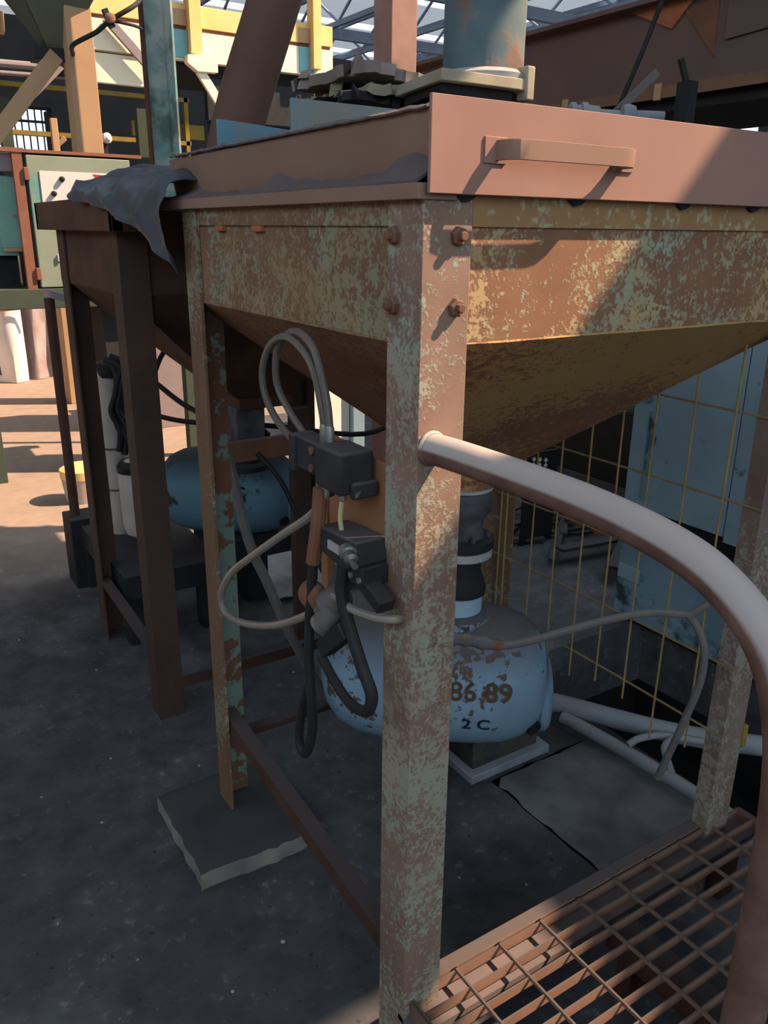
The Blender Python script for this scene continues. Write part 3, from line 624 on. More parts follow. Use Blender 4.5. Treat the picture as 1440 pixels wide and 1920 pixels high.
EL = thing('hose_elbow', 'grey pipe elbow with a bright cut end and black plug beside the hoses', 'elbow', (-0.04, 0.17, 0.88))
b = MB(); b.tube([(-0.03,.165,1.03), (-0.03,.17,1.0), (-0.035,.175,.975)], 0.017, 12, 4); b.build('riser', 'grey_cast', EL)
b = MB(); b.lathe([(0.02, 0), (0.027, 0.01), (0.028, 0.04), (0.020, 0.05)], (-0.03, 0.16, 0.985), (-0.35, 0.5, -0.55), 16); b.build('union', 'dust', EL)
b = MB(); b.lathe([(0.021, 0), (0.022, 0.045), (0.017, 0.046)], (-0.045, 0.158, 0.965), (-0.3, 0.55, -0.8), 16); b.build('stub', 'hose', EL)
b = MB(); b.lathe([(0.0225, 0.040), (0.0225, 0.052), (0.016, 0.0525)], (-0.045, 0.158, 0.965), (-0.3, 0.55, -0.8), 16); b.build('cut_end', 'steel', EL)
b = MB(); b.beam((-0.05, 0.115, 0.945), (-0.055, 0.185, 0.878), 0.028, 0.030); b.build('plug', 'black', EL, 0.003)
b = MB(); b.lathe([(0.012, 0), (0.024, 0.004), (0.027, 0.012), (0.024, 0.022), (0.01, 0.026)], (-0.045, 0.232, 0.965), (-0.8, -0.4, 0), 16); b.build('knob', 'rust', EL)
hose('grey_hose', [(0.150,.12,.870),(0.163,.12,.866),(0.201,.12,.853),(0.287,.12,.817),(0.377,.12,.804),(0.525,.12,.797),(0.68,.115,.785),(0.77,.09,.772),(0.81,.075,.757),(0.822,.042,.70),(0.815,.032,.62),(0.80,.045,.52),(0.80,.07,.42),(0.80,.095,.325)], 0.0088, 'hose', 'dusty grey hose crossing in front of the blue tank and drooping by the mesh fence', 'hose')
cl = thing('hose_coupling', 'ribbed hose coupling with a brown ferrule on the grey hose over the tank', 'coupling', (0.23, 0.12, 0.83))
b = MB(); b.tube([(0.155,.12,.868),(0.200,.12,.8545),(0.265,.12,.826)], [0.0112, 0.0135, 0.0112, 0.0135, 0.0112, 0.0135, 0.0112], 14, 8); b.build('ribs', 'hose', cl)
b = MB(); b.tube([(0.262,.12,.828),(0.290,.12,.8158)], 0.0108, 14, 1); b.build('ferrule', 'rust', cl)
hose('branch_hose', [(0.80,.078,.762),(0.835,.05,.80),(0.862,.03,.835)], 0.008, 'hose', 'short branch of grey hose leading up from the bend by the fence', 'hose')

# ------------------------------------------------------------------ floor pieces near the machines
def rough_block(x0, x1, y0, y1, h, name, mat, label, cat, seed=0.0):
    b = MB(); nx, ny = 14, 16
    def fn(u, v):
        x = x0 + (x1-x0)*u; y = y0 + (y1-y0)*v; e = min(u, 1-u, v, 1-v)
        return (x + 0.006*fbm(x*20, y*20, seed), y + 0.010*fbm(x*20+9, y*20, seed)*(1 if e < 0.01 else 0), h - (0.010 if e < 0.01 else 0) - 0.006*abs(fbm(x*14, y*14, seed+3)))
    vs = [fn(i/(nx-1), j/(ny-1)) for i in range(nx) for j in range(ny)]
    fs = [(i*ny+j, (i+1)*ny+j, (i+1)*ny+j+1, i*ny+j+1) for i in range(nx-1) for j in range(ny-1)]
    per = [i*ny for i in range(nx)] + [(nx-1)*ny + j for j in range(1, ny)] + [i*ny + ny-1 for i in range(nx-2, -1, -1)] + [j for j in range(ny-2, 0, -1)]
    o = len(vs); vs += [(vs[i][0], vs[i][1], 0.0) for i in per]; m = len(per)
    fs += [(per[(k+1) % m], per[k], o+k, o+(k+1) % m) for k in range(m)] + [tuple(range(o, o+m))]
    b.add(vs, fs); return tag(b.build(name, mat), label, cat)
rough_block(-0.150, 0.17, 0.665, 1.02, 0.060, 'concrete_pad', 'concrete', 'chipped low concrete pad under the left back post of the front hopper', 'pad')
b = MB(); b.lathe([(0.0, 0), (0.015, 0.002), (0.018, 0.010), (0.008, 0.018)], (0.19, 0.71, 0), (0,0,1), 7); tag(b.build('stone_chip', 'conduit'), 'pale broken concrete chip lying right of the low pad', 'chip')
# slab edge with open joint on the right of the tank
rough_block(0.74, 1.22, 0.06, 0.62, 0.010, 'floor_slab', 'slab', 'thin paler concrete floor slab between the tank plinth and the grating', 'slab', 4.0)
rng = random.Random(3)
chips = [(-0.42, 1.25), (-0.30, 1.05), (-0.20, 1.33), (-0.1, 1.9), (0.02, 1.15), (-0.48, 0.75), (-0.35, 0.55), (-0.05, 0.42), (0.35, 0.55), (0.42, 0.36), (0.28, 0.28), (-0.2, 0.36), (0.95, 0.30), (0.55, 0.25), (-0.55, 1.6), (0.1, 0.9), (0.52, 1.5), (0.0, 2.6), (-0.3, 2.3)]
for i, (x, y) in enumerate(chips):
    b = MB(); r = 0.003 + 0.0035*rng.random(); b.lathe([(r*0.7, 0), (r, r*0.3), (r*0.5, r*0.6)], (x, y, 0), (0,0,1), 6)
    tag(b.build('pebble', 'pale'), 'tiny pale pebble lying on the dark dusty floor', 'pebble', 'pale pebbles on the dark floor')
# conduits on the floor by the pit
hose('floor_pipe', [(1.08,.80,.07),(1.135,.738,.07),(1.268,.511,.07),(1.382,.355,.07),(1.51,.227,.07),(1.60,.12,.07)], 0.032, 'conduit', 'thick pale dust-covered pipe crossing the pit behind the mesh fence', 'pipe', None, 4, 14)
hose('floor_conduit', [(1.11,.70,.05),(1.123,.628,.05),(1.146,.406,.05),(1.158,.16,.05),(1.16,.02,.05)], 0.021, 'conduit', 'pale conduit running along the floor to the right-hand post foot', 'conduit', None, 4, 12)
hose('thin_conduit', [(1.15,.46,.07),(1.19,.45,.085),(1.26,.415,.09),(1.347,.328,.085),(1.42,.25,.085)], 0.011, 'conduit', 'thin upper grey tube branching off the floor conduit toward the pit pipe', 'conduit')
hose('thin_conduit', [(1.155,.30,.07),(1.183,.337,.075),(1.22,.38,.085),(1.28,.395,.09)], 0.011, 'conduit', 'thin lower grey tube curving off the floor conduit', 'conduit')
b = MB(); b.box(0.972, 0.99, 0.0, 0.05, 0.40, 0.46); tag(b.build('small_bracket', 'oldyellow', None, 0.003), 'small yellow-brown bracket on the right side of the right-hand post', 'bracket')

# ------------------------------------------------------------------ blue sheet guard beyond the fence
U = thing('blue_guard', 'pale-blue painted sheet-metal guard standing behind the mesh fence', 'guard', (1.94, 0.4, 0))
b = MB(); b.box(1.92, 1.945, -0.9, 0.752, 0.49, 1.75); b.build('upper_panel', 'blue_sheet', U, 0.002)
b = MB(); b.box(1.92, 1.945, 0.757, 1.224, 0.51, 1.75); up2 = b.build('upper_panel', 'blue_sheet', U, 0.002)
b = MB(); b.box(1.92, 1.945, -0.9, 1.215, 0.02, 0.40); b.build('lower_panel', 'blue_sheet_low', U, 0.002)
b = MB(); b.box(1.93, 1.96, -0.9, 1.20, 0.0, 1.7); b.build('backing', 'black_clean', U)
b = MB(); b.box(1.914, 1.92, 1.10, 1.14, 0.55, 0.91); b.build('slot_strip', 'blue_sheet_low', up2, 0.001)
bolt((1.92, 1.151, 0.955), (-1,0,0), up2, 0.016, 0.012, 'blue_sheet_low')
b = MB(); b.box(1.908, 1.92, 1.10, 1.205, 0.19, 0.25); b.build('latch_plate', 'blue_sheet', U, 0.002)

# debris beyond the tank
rng = random.Random(11)
for i in range(16):
    x = 2.1 + 0.9*rng.random(); y = 1.5 + 1.1*rng.random(); a = rng.uniform(-0.5, 0.9); l = rng.uniform(0.25, 0.7); z = 0.02 + 0.06*rng.random()
    b = MB(); b.beam((x - l/2*math.cos(a), y - l/2*math.sin(a), z), (x + l/2*math.cos(a), y + l/2*math.sin(a), z + rng.uniform(-0.015, 0.03)), rng.uniform(0.03, 0.07), 0.015)
    tag(b.build('scrap_strip', 'scrap'), 'dark scrap metal strip lying in the heap beyond the mesh fence', 'scrap', 'scrap strips in the dark heap')
for i in range(7):
    x = 2.45 + 0.2*rng.random(); y = 1.85 + 0.3*rng.random()
    b = MB(); b.lathe([(0.02, 0), (0.035, 0.01), (0.03, 0.04), (0.01, 0.05)], (x, y, 0.05 + 0.05*rng.random()), (rng.uniform(-.4,.4), rng.uniform(-.4,.4), 1), 7)
    tag(b.build('sunlit_lump', 'rust_orange'), 'orange lump coloured like a sunlit bit on the dark scrap heap', 'lump', 'orange lumps on the scrap heap')  # orange of sunlit bits put into the lumps' colour
hose('green_pipe', [(1.62, 2.5, 0.62), (2.4, 2.4, 0.60), (3.2, 2.24, 0.58)], 0.03, 'olive_dark', 'dark green pipe lying level behind the valve stack', 'pipe', None, 3)
hose('orange_hose', [(1.46, 2.2, 1.0), (1.5, 2.25, 0.6), (1.56, 2.3, 0.3), (1.7, 2.35, 0.05)], 0.012, 'rust_orange', 'orange-brown hose hanging behind the end of the mesh fence', 'hose')

DM = thing('dark_backdrop', 'added black machine bulk filling the gloom beyond the scrap heap', 'backdrop', (4.2, 3.2, 0))  # black boxes added so the hall behind the fence stays dark
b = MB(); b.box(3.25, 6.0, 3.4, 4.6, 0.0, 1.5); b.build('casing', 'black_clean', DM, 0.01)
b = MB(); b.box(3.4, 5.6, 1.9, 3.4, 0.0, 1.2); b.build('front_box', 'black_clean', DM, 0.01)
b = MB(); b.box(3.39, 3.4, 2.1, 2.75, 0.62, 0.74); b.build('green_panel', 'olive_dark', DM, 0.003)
VN = thing('far_light_plate', 'added dark plate whose pale lozenges stand in for far window light beyond the fence', 'plate', (2.22, 2.05, 0))  # plate added; its white lozenges stand in for a distant lit window
b = MB(); b.box(2.12, 2.34, 2.036, 2.05, 0.0, 0.50); b.build('sheet', 'black_clean', VN)
for i in range(3):
    for j in range(4):
        x = 2.17 + 0.042*i; z = 0.468 - 0.028*j - 0.008*i
        b = MB(); b.prism([(x-0.013, 2.032, z), (x, 2.032, z-0.013), (x+0.013, 2.032, z), (x, 2.032, z+0.013)], (0, 0.006, 0)); b.build('lozenge', 'white', VN)

# ------------------------------------------------------------------ things above the front hopper
D = thing('feed_duct', 'round teal steel duct with rust streaks standing over the front hopper', 'duct', (0.49, 0.50, 1.81))
b = MB(); b.lathe([(0.082, 1.845), (0.080, 1.85), (0.080, 3.4)], (0.49, 0.50, 0), (0,0,1), 40); b.build('tube', 'teal_pipe', D)
fl_ = MB(); fl_.prism([(0.315, 0.40, 1.823), (0.515, 0.40, 1.823), (0.575, 0.46, 1.823), (0.60, 0.62, 1.823), (0.36, 0.62, 1.823)], (0, 0, 0.020)); fl_.build('flange', 'flange', D, 0.002)
fl_ = MB(); fl_.prism([(0.33, 0.42, 1.806), (0.50, 0.42, 1.806), (0.57, 0.47, 1.806), (0.58, 0.60, 1.806), (0.37, 0.60, 1.806)], (0, 0, 0.016)); fl_.build('gasket', 'black_clean', D)
fl_ = MB(); fl_.box(0.515, 0.535, 0.395, 0.425, 1.806, 1.866); fl_.beam((0.505, 0.42, 1.85), (0.515, 0.50, 1.85), 0.05, 0.02); fl_.build('side_lug', 'flange', D, 0.003)
fl_ = MB(); fl_.lathe([(0.083, 1.843), (0.095, 1.843), (0.097, 1.853), (0.081, 1.862)], (0.49, 0.50, 0), (0,0,1), 36); fl_.build('weld_ring', 'pale', D)
b = MB(); b.box(0.39, 0.56, 0.42, 0.60, 1.60, 1.806); b.build('inlet_box', 'black', D)
def torn(z, x0, x1, y0, y1, seed, t, mat, label):
    b = MB()
    def fn(u, v):
        x = x0 + (x1-x0)*u; y = y0 + (y1-y0)*v; e = fbm(u*5, v*5, seed)
        return (x + (0.03*e if u < 0.05 or u > 0.95 else 0), y + (0.03*e if v < 0.05 or v > 0.95 else 0), z + 0.007*fbm(u*2.2, v*2.2, seed+2) + 0.006*math.sin(u*6 + seed))
    b.sheet(22, 14, fn, t); return tag(b.build('torn_sheet', mat), label, 'sheet', 'torn sheets beside the duct')
torn(1.880, 0.29, 0.55, 0.64, 0.95, 1.0, 0.022, 'torn', 'uppermost dusty torn sheet lying left of the teal duct flange')
torn(1.852, 0.31, 0.54, 0.63, 0.92, 4.0, 0.020, 'torn2', 'middle torn plate in the stack left of the teal duct flange')
torn(1.826, 0.28, 0.54, 0.64, 0.90, 8.0, 0.016, 'black', 'lowest black torn slab in the stack left of the teal duct')
DP = thing('slanted_pipe', 'thick brown pipe leaning right above the left side of the hoppers', 'pipe', (0.5, 1.75, 1.6))
b = MB(); b.tube([(0.44, 1.74, 1.62), (0.5, 1.75, 1.88), (0.67, 1.79, 2.28), (0.93, 1.85, 2.9), (1.2, 1.91, 3.5)], 0.083, 28, 4); b.build('pipe', 'pipe_brown', DP)
b = MB(); b.lathe([(0.10, 0), (0.10, 0.012), (0.086, 0.016)], (0.44, 1.74, 1.615), (0,0,1), 24); b.build('foot_ring', 'dust', DP)
RC = thing('rust_column', 'square rust column with a pinkish flaky face left of the teal duct', 'column', (1.35, 2.13, 0))
b = MB(); b.box(1.285, 1.405, 2.06, 2.19, 0, 5.0); b.build('shaft', 'pinkcol', RC, 0.003)
b = MB(); b.box(1.22, 1.47, 2.0, 2.25, 0, 0.02); b.build('base_plate', 'rust_dark', RC)
GD = thing('conveyor_girder', 'long dark rusty girder running above the right side of the front hopper', 'girder', (1.85, 1.6, 2.0))
b = MB(); b.box(1.80, 1.812, 0.15, 2.7, 2.045, 2.30); b.build('web', 'girder', GD, 0.002)
b = MB(); b.box(1.74, 1.86, 0.15, 2.7, 2.285, 2.30); b.build('top_flange', 'girder', GD)
b = MB(); b.box(1.765, 1.86, 0.15, 2.7, 2.030, 2.045); b.build('bottom_flange', 'girder', GD)
b = MB(); b.prism([(1.79, 1.36, 2.30), (1.79, 1.04, 2.30), (1.79, 1.142, 2.205)], (0.01, 0, 0)); b.build('gusset', 'rust_orange', GD)
b = MB(); b.prism([(1.795, 1.10, 2.25), (1.795, 0.97, 2.27), (1.795, 0.965, 2.10)], (0.008, 0, 0)); b.build('gusset', 'rust', GD)
b = MB(); b.prism([(1.79, 0.93, 2.30), (1.79, 0.55, 2.30), (1.79, 0.55, 2.165), (1.79, 0.93, 2.14)], (0.008, 0, 0)); b.build('stiffener', 'girder', GD)
for yy in (0.18, 2.6):
    b = MB(); b.box(1.78, 1.86, yy, yy+0.08, 0, 2.03); b.build('leg', 'girder', GD)
AN = thing('girder_angle', 'thin rust-orange angle bar hung just under the dark girder', 'angle bar', (1.75, 1.5, 1.98))
b = MB(); b.angle((1.735, 0.15, 2.025), (1.735, 2.3, 2.025), (1,0,0), 0.045, (0,0,-1), 0.035, 0.004); b.build('bar', 'girder_low', AN)
for yy in (0.62, 1.12, 1.55):
    b = MB(); b.box(1.728, 1.737, yy-0.012, yy+0.012, 1.985, 2.035); b.build('clip', 'tan', AN)
b = MB(); b.box(1.775, 2.4, 0.3, 2.4, 1.955, 2.029)
tag(b.build('void_sheet', 'black_clean'), 'added black sheet filling the dark void under the girder behind the hopper cover', 'tray')  # black sheet added to fill the dark void under the girder
hose('hanging_rod', [(1.62, 1.02, 2.30), (1.58, 1.06, 2.12), (1.55, 1.1, 1.98), (1.52, 1.13, 1.86)], 0.008, 'black', 'thin dark rod hanging from the girder gusset', 'rod')
b = MB(); b.beam((1.02, 0.66, 1.83), (1.14, 0.62, 1.945), 0.008, 0.018); tag(b.build('tie_strap', 'hose'), 'slanted grey strap between hopper cover and rust-orange angle bar', 'strap')
AC = thing('air_cylinder', 'pale-blue dusty air cylinder lying behind the top of the front cover plate', 'cylinder', (1.0, 0.65, 1.83))
b = MB(); b.lathe([(0.018, 0.0), (0.024, 0.004), (0.024, 0.016), (0.019, 0.018), (0.019, 0.030), (0.025, 0.032), (0.025, 0.046), (0.02, 0.048), (0.018, 0.075), (0.012, 0.08), (0.010, 0.13), (0.022, 0.135), (0.026, 0.15), (0.022, 0.165), (0.012, 0.17), (0.012, 0.24)], (0.925, 0.70, 1.845), (0.86, -0.5, -0.02), 14); b.build('barrel', 'conduit', AC)
b = MB(); b.box(0.98, 1.01, 0.655, 0.69, 1.60, 1.85); b.build('stand', 'black', AC)
b = MB(); b.box(1.0, 1.20, 0.54, 0.58, 1.585, 1.605); b.box(1.17, 1.20, 0.54, 0.58, 1.60, 1.92); b.beam((1.185, 0.56, 1.91), (1.16, 0.57, 1.97), 0.012, 0.012); tag(b.build('dark_stub', 'black'), 'dark upright stub between the air cylinder and the light slits', 'stub')

# ------------------------------------------------------------------ left background: cabinet, frames, overhead hopper
CB = thing('control_cabinet', 'grey-green control cabinet with a white switch panel at the left', 'cabinet', (0.63, 4.5, 1.2))
b = MB(); b.box(0.30, 0.93, 4.43, 4.78, 1.21, 1.965); b.build('body', 'olive_dark', CB, 0.004)
b = MB(); b.box(0.338, 0.925, 4.395, 4.428, 1.222, 1.95); dr = b.build('door', 'green_cab', CB, 0.004)
b = MB(); b.box(0.40, 0.835, 4.389, 4.395, 1.70, 1.868); b.build('switch_panel', 'white', dr, 0.001)
for xx, zz in ((0.52, 1.828), (0.467, 1.748)):
    b = MB(); b.lathe([(0.016, 0), (0.014, 0.02), (0.008, 0.024)], (xx, 4.389, zz), (0,-1,0), 14); b.build('knob', 'black_clean', dr)
b = MB(); b.prism([(0.70, 4.387, 1.862), (0.765, 4.387, 1.858), (0.745, 4.387, 1.838), (0.718, 4.387, 1.839)], (0, 0.003, 0)); b.build('red_mark', 'red', dr)
for z in (1.85, 1.30):
    b = MB(); b.box(0.318, 0.345, 4.385, 4.43, z-0.035, z+0.035); b.build('hinge', 'hinge', CB, 0.003)
b = MB(); b.box(0.447, 0.462, 4.38, 4.396, 1.37, 1.41); b.build('latch', 'white', dr, 0.002)
b = MB(); b.box(-0.02, 0.33, 4.395, 4.44, 1.962, 1.985); b.box(0.33, 1.0, 4.395, 4.44, 1.962, 1.98); b.build('top_rail', 'hinge', CB)
TB = thing('cabinet_bench', 'dark green steel bench frame carrying the cabinets at the left', 'bench', (0.2, 4.6, 0))
b = MB(); b.box(-0.7, 1.34, 4.39, 4.47, 1.10, 1.215); b.build('front_beam', 'olive_dark', TB, 0.004)
b = MB(); b.box(-0.7, 1.34, 4.92, 5.0, 1.10, 1.215); b.build('back_beam', 'olive_dark', TB, 0.004)
b = MB(); b.box(-0.7, 1.34, 4.47, 4.92, 1.185, 1.215); b.build('top', 'olive_dark', TB)
for xx, yy in ((-0.046, 4.6), (1.26, 4.62)):
    b = MB(); b.box(xx, xx+0.075, yy, yy+0.08, 0, 1.11); b.build('leg', 'olive_dark', TB, 0.003)
b = MB(); b.box(0.265, 0.318, 4.40, 4.44, 1.215, 1.965); b.build('upright', 'hinge', TB)
b = MB(); b.box(0.70, 0.92, 4.5, 4.85, 0.0, 1.08); tag(b.build('under_cabinet', 'wall', None, 0.005), 'dark grey cabinet standing under the green bench', 'cabinet')
TD = thing('teal_cabinet', 'pale teal cabinet at the left edge beside the control cabinet', 'cabinet', (0.0, 4.6, 1.2))
b = MB(); b.box(-0.5, 0.26, 4.52, 4.85, 1.40, 1.84); b.build('body', 'teal_door', TD, 0.004)
b = MB(); b.box(0.165, 0.295, 4.49, 4.52, 1.445, 1.835); dd = b.build('door', 'teal_door', TD, 0.003)
b = MB(); b.lathe([(0.012, 0), (0.012, 0.004)], (0.255, 4.49, 1.62), (0,-1,0), 14); b.build('lock', 'greybox', dd)
b = MB(); b.box(0.17, 0.295, 4.485, 4.495, 1.425, 1.445); b.build('sill', 'tan', TD)
b = MB(); b.box(-0.5, 0.26, 4.6, 4.8, 1.215, 1.40); b.build('stand', 'black', TD)
b = MB(); b.box(0.205, 0.285, 4.45, 4.55, 1.862, 1.96); tag(b.build('junction_box', 'greybox', None, 0.004), 'small grey junction box under the top rail at the left edge', 'box')
TN = thing('tan_column', 'tan painted box column rising behind the control cabinet', 'column', (0.82, 4.9, 1.215))
b = MB(); b.box(0.735, 0.895, 4.82, 4.98, 1.215, 4.6); b.build('shaft', 'tan', TN, 0.006)
b = MB(); b.box(0.69, 0.94, 4.79, 5.0, 1.215, 1.235); b.build('base_plate', 'tan', TN)
b = MB(); b.beam((0.69, 4.93, 2.57), (0.20, 4.93, 1.99), 0.02, 0.095); tag(b.build('tan_brace', 'tan', None, 0.003), 'slanted tan flat brace under the overhead hopper', 'brace')
b = MB(); b.beam((0.86, 5.6, 2.62), (0.42, 5.6, 2.20), 0.02, 0.06); tag(b.build('grey_brace', 'greybox', None, 0.003), 'thinner grey slanted brace behind the tan brace', 'brace')
OV = thing('overhead_hopper', 'olive-green overhead hopper cone at the top left corner', 'hopper', (0.70, 5.0, 2.5))
cone(0.05, 1.35, 4.35, 5.65, 3.62, (0.70, 5.0), 0.05, 2.60, ('olive', 'olive', 'olive', 'olive_dark'), OV)
b = MB(); b.box(0.05, 1.35, 4.35, 5.65, 3.62, 4.4); b.build('bin', 'olive', OV, 0.004)
b = MB(); b.box(0.56, 0.78, 4.92, 5.08, 2.53, 2.605); b.build('slide_gate', 'black', OV, 0.004)
b = MB(); b.lathe([(0.03, 0), (0.06, 0.01), (0.055, 0.07), (0.03, 0.08)], (0.79, 4.93, 2.555), (1, -0.2, 0.1), 14); b.build('gate_motor', 'rust_orange', OV)
TLc = thing('teal_column', 'tall teal-grey steel channel column left of the slanted pipe', 'column', (1.2, 4.55, 1.215))
b = MB(); b.box(1.115, 1.245, 4.55, 4.562, 1.215, 5.2); b.build('web', 'teal', TLc)
b = MB(); b.box(1.245, 1.257, 4.40, 4.562, 1.215, 5.2); b.build('flange', 'teal', TLc)
b = MB(); b.box(1.103, 1.115, 4.50, 4.562, 1.215, 5.2); b.build('flange', 'rust_dark', TLc)
b = MB(); b.box(1.06, 1.30, 4.40, 4.62, 1.215, 1.23); b.build('base_plate', 'rust_dark', TLc)
hose('overhead_cable', [(0.76, 4.815, 2.56), (0.69, 4.50, 2.555), (0.80, 4.39, 2.615), (0.871, 4.35, 2.675), (1.0, 4.33, 2.755), (1.108, 4.50, 2.84)], 0.013, 'black', 'dark cable rising from the tan column past the valve wheel to the teal column', 'cable')
hose('overhead_cable', [(0.871, 4.35, 2.675), (0.95, 4.35, 2.67), (1.04, 4.40, 2.672), (1.106, 4.51, 2.68)], 0.009, 'black', 'short level dark cable between valve wheel and teal column', 'cable')
VH = thing('cable_valve', 'small rusty valve wheel where the cables meet left of the teal column', 'valve', (0.87, 4.34, 2.67))
b = MB(); b.lathe([(0.014, 0), (0.030, 0.006), (0.030, 0.018), (0.012, 0.03)], (0.868, 4.335, 2.675), (-0.3, -1, 0.5), 12); b.build('wheel', 'rust', VH)
b = MB(); b.beam((0.845, 4.36, 2.73), (0.885, 4.36, 2.64), 0.03, 0.03); b.build('body', 'black', VH)

# yellow platform frame, sunlit
Y9 = 9.0
YP = thing('yellow_platform', 'sunlit yellow and cream steel platform frame in the left background', 'platform', (3.2, 9.3, 0))
def yb(name, x0, x1, z0, z1, mat, d=0.12, yo=0.0, parent=YP):
    b = MB(); b.box(x0, x1, Y9+yo, Y9+yo+d, z0, z1); return b.build(name, mat, parent, 0.004)
yb('upper_beam', 1.75, 4.93, 3.70, 3.92, 'yellow'); yb('lower_beam', 1.75, 4.93, 3.36, 3.66, 'cream', 0.10)
yb('web_strip', 1.75, 4.90, 3.66, 3.70, 'rust', 0.06, 0.02)
yb('side_beam', 1.75, 2.75, 3.05, 3.34, 'cream', 0.08, 0.03)
for x0, x1 in ((3.06, 3.20), (4.61, 4.72)): yb('post', x0, x1, 3.42, 5.2, 'yellow', 0.16, -0.10)
for x0 in (2.86, 4.46): yb('panel', x0, x0+0.20, 3.38, 3.66, 'aqua', 0.03, -0.015); 
for x0 in (2.86, 4.46): yb('panel', x0, x0+0.20, 3.70, 3.86, 'tan', 0.03, -0.015)
yb('corner_leg', 4.72, 4.77, 0.0, 3.36, 'cream', 0.12, 0.0); yb('corner_leg', 4.86, 4.91, 0.0, 3.36, 'cream', 0.12, 0.0); yb('leg_web', 4.77, 4.86, 0.0, 3.36, 'aqua', 0.02, 0.05)
b = MB(); b.prism([(3.01, Y9-0.12, 3.40), (3.36, Y9-0.12, 3.44), (3.36, Y9-0.12, 3.25), (3.12, Y9-0.12, 3.24), (3.0, Y9-0.12, 3.32)], (0, 0.1, 0)); b.build('bracket', 'cream', YP, 0.003)
b = MB(); b.beam((3.16, Y9-0.06, 3.26), (3.40, Y9-0.06, 2.92), 0.05, 0.10); b.build('brace', 'cream', YP)
b = MB(); b.beam((2.15, Y9-0.06, 3.66), (2.62, Y9-0.06, 3.20), 0.05, 0.09); b.build('brace', 'greybox', YP)
b = MB(); b.box(1.8, 4.7, 9.13, 10.8, 3.33, 3.36); b.build('deck', 'black', YP)
b = MB(); b.box(3.3, 4.62, 9.1, 9.2, 2.78, 3.22); b.build('dark_truss', 'black', YP)
for x0 in (1.35, 3.1): yb('far_leg', x0, x0+0.14, 0, 3.1, 'olive_dark', 0.14, 2.2)
# dull yellow guard rail further back
GRl = thing('guard_rail', 'dull yellow guard rail in the dark hall beyond the cabinet', 'rail', (2.6, 12, 0))
for z in (3.37, 2.78):
    b = MB(); b.box(0.8, 4.15, 12, 12.05, z-0.03, z+0.03); b.build('rail', 'oldyellow', GRl)
for x in (1.2, 2.43, 4.1):
    b = MB(); b.box(x-0.03, x+0.03, 12, 12.05, 0.0, 3.4); b.build('stanchion', 'oldyellow', GRl)
b = MB(); b.box(3.3, 4.4, 12.1, 12.16, 2.85, 3.05); b.build('kick_plate', 'oldyellow', GRl)
hose('hall_pipe', [(0.4, 11, 3.42), (1.776, 11, 3.45), (3.18, 11, 3.49)], 0.05, 'greybox', 'upper of two pale pipes crossing the dark hall', 'pipe', 'pale pipes in the dark hall', 1)
hose('hall_pipe', [(0.4, 11, 3.32), (1.776, 11, 3.35), (3.18, 11, 3.40)], 0.03, 'greybox', 'lower of two pale pipes crossing the dark hall', 'pipe', 'pale pipes in the dark hall', 1)
b = MB(); b.beam((-0.2, 6.2, 2.98), (0.62, 6.1, 2.93), 0.12, 0.13); tag(b.build('tan_beam', 'tan', None, 0.004), 'short level tan beam left of the overhead hopper', 'beam')
b = MB(); b.beam((4.6, 3.55, 2.44), (6.2, 2.75, 2.53), 0.05, 0.07); b.box(4.9, 4.96, 3.41, 3.47, 1.5, 2.44); tag(b.build('light_slit_beam', 'curtain_w', None, 0.004), 'added pale beam standing in for light slits between girder and cover plate', 'beam')  # beam added to give the light slits under the girder
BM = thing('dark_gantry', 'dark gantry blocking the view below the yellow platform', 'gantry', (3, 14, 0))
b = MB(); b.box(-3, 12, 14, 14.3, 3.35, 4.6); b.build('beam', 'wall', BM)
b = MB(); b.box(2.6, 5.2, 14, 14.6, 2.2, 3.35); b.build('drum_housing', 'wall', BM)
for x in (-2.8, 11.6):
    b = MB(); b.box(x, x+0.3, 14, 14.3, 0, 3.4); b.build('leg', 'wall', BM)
b = MB(); b.beam((1.09, 7.05, 1.2), (1.09, 7.05, 2.44), 0.055, 0.055); b.beam((1.09, 7.05, 2.22), (1.17, 7.03, 2.29), 0.04, 0.04)
b.box(0.95, 1.25, 6.95, 7.15, 0, 1.2); tag(b.build('small_mast', 'tan', None, 0.004), 'small tan mast with one raised arm left of the tan column', 'mast')
LP = thing('glint_piece', 'small added white lamp housing right of the tan column', 'glint', (1.05, 5.3, 0))  # white piece added to stand in for a bright sunlit spot
b = MB(); b.lathe([(0.015, 0), (0.034, 0.015), (0.034, 0.04), (0.015, 0.055)], (1.02, 5.25, 2.14), (0.4, -1, 0.1), 14); b.build('housing', 'white', LP)
b = MB(); b.box(1.0, 1.04, 5.25, 5.29, 0, 2.12); b.build('stand', 'black', LP)

# ------------------------------------------------------------------ left floor area: pipe, canisters, curtain
VP = thing('stand_pipe', 'thin dark upright pipe with a box foot left of the rear hopper', 'pipe', (0.06, 2.75, 0))
b = MB(); b.tube([(0.055, 2.75, 0.25), (0.055, 2.75, 1.285)], 0.021, 12, 1); b.build('pipe', 'rust_dark', VP)
b = MB(); b.box(0.015, 0.18, 2.68, 2.84, 0.0, 0.33); b.build('foot_box', 'black', VP, 0.005)
b = MB(); b.beam((0.04, 2.75, 1.31), (0.12, 2.73, 1.285), 0.05, 0.03); b.build('cap_bar', 'greybox', VP)
CN = thing('white_canister', 'taller soiled white canister with a black top among cables at the rear', 'canister', (0.20, 2.55, 0.30), 'white canisters behind the rear hopper')
b = MB(); b.lathe([(0.045, 0.30), (0.052, 0.32), (0.054, 1.0), (0.045, 1.03)], (0.20, 2.52, 0), (0,0,1), 24); b.build('body', 'canister', CN)
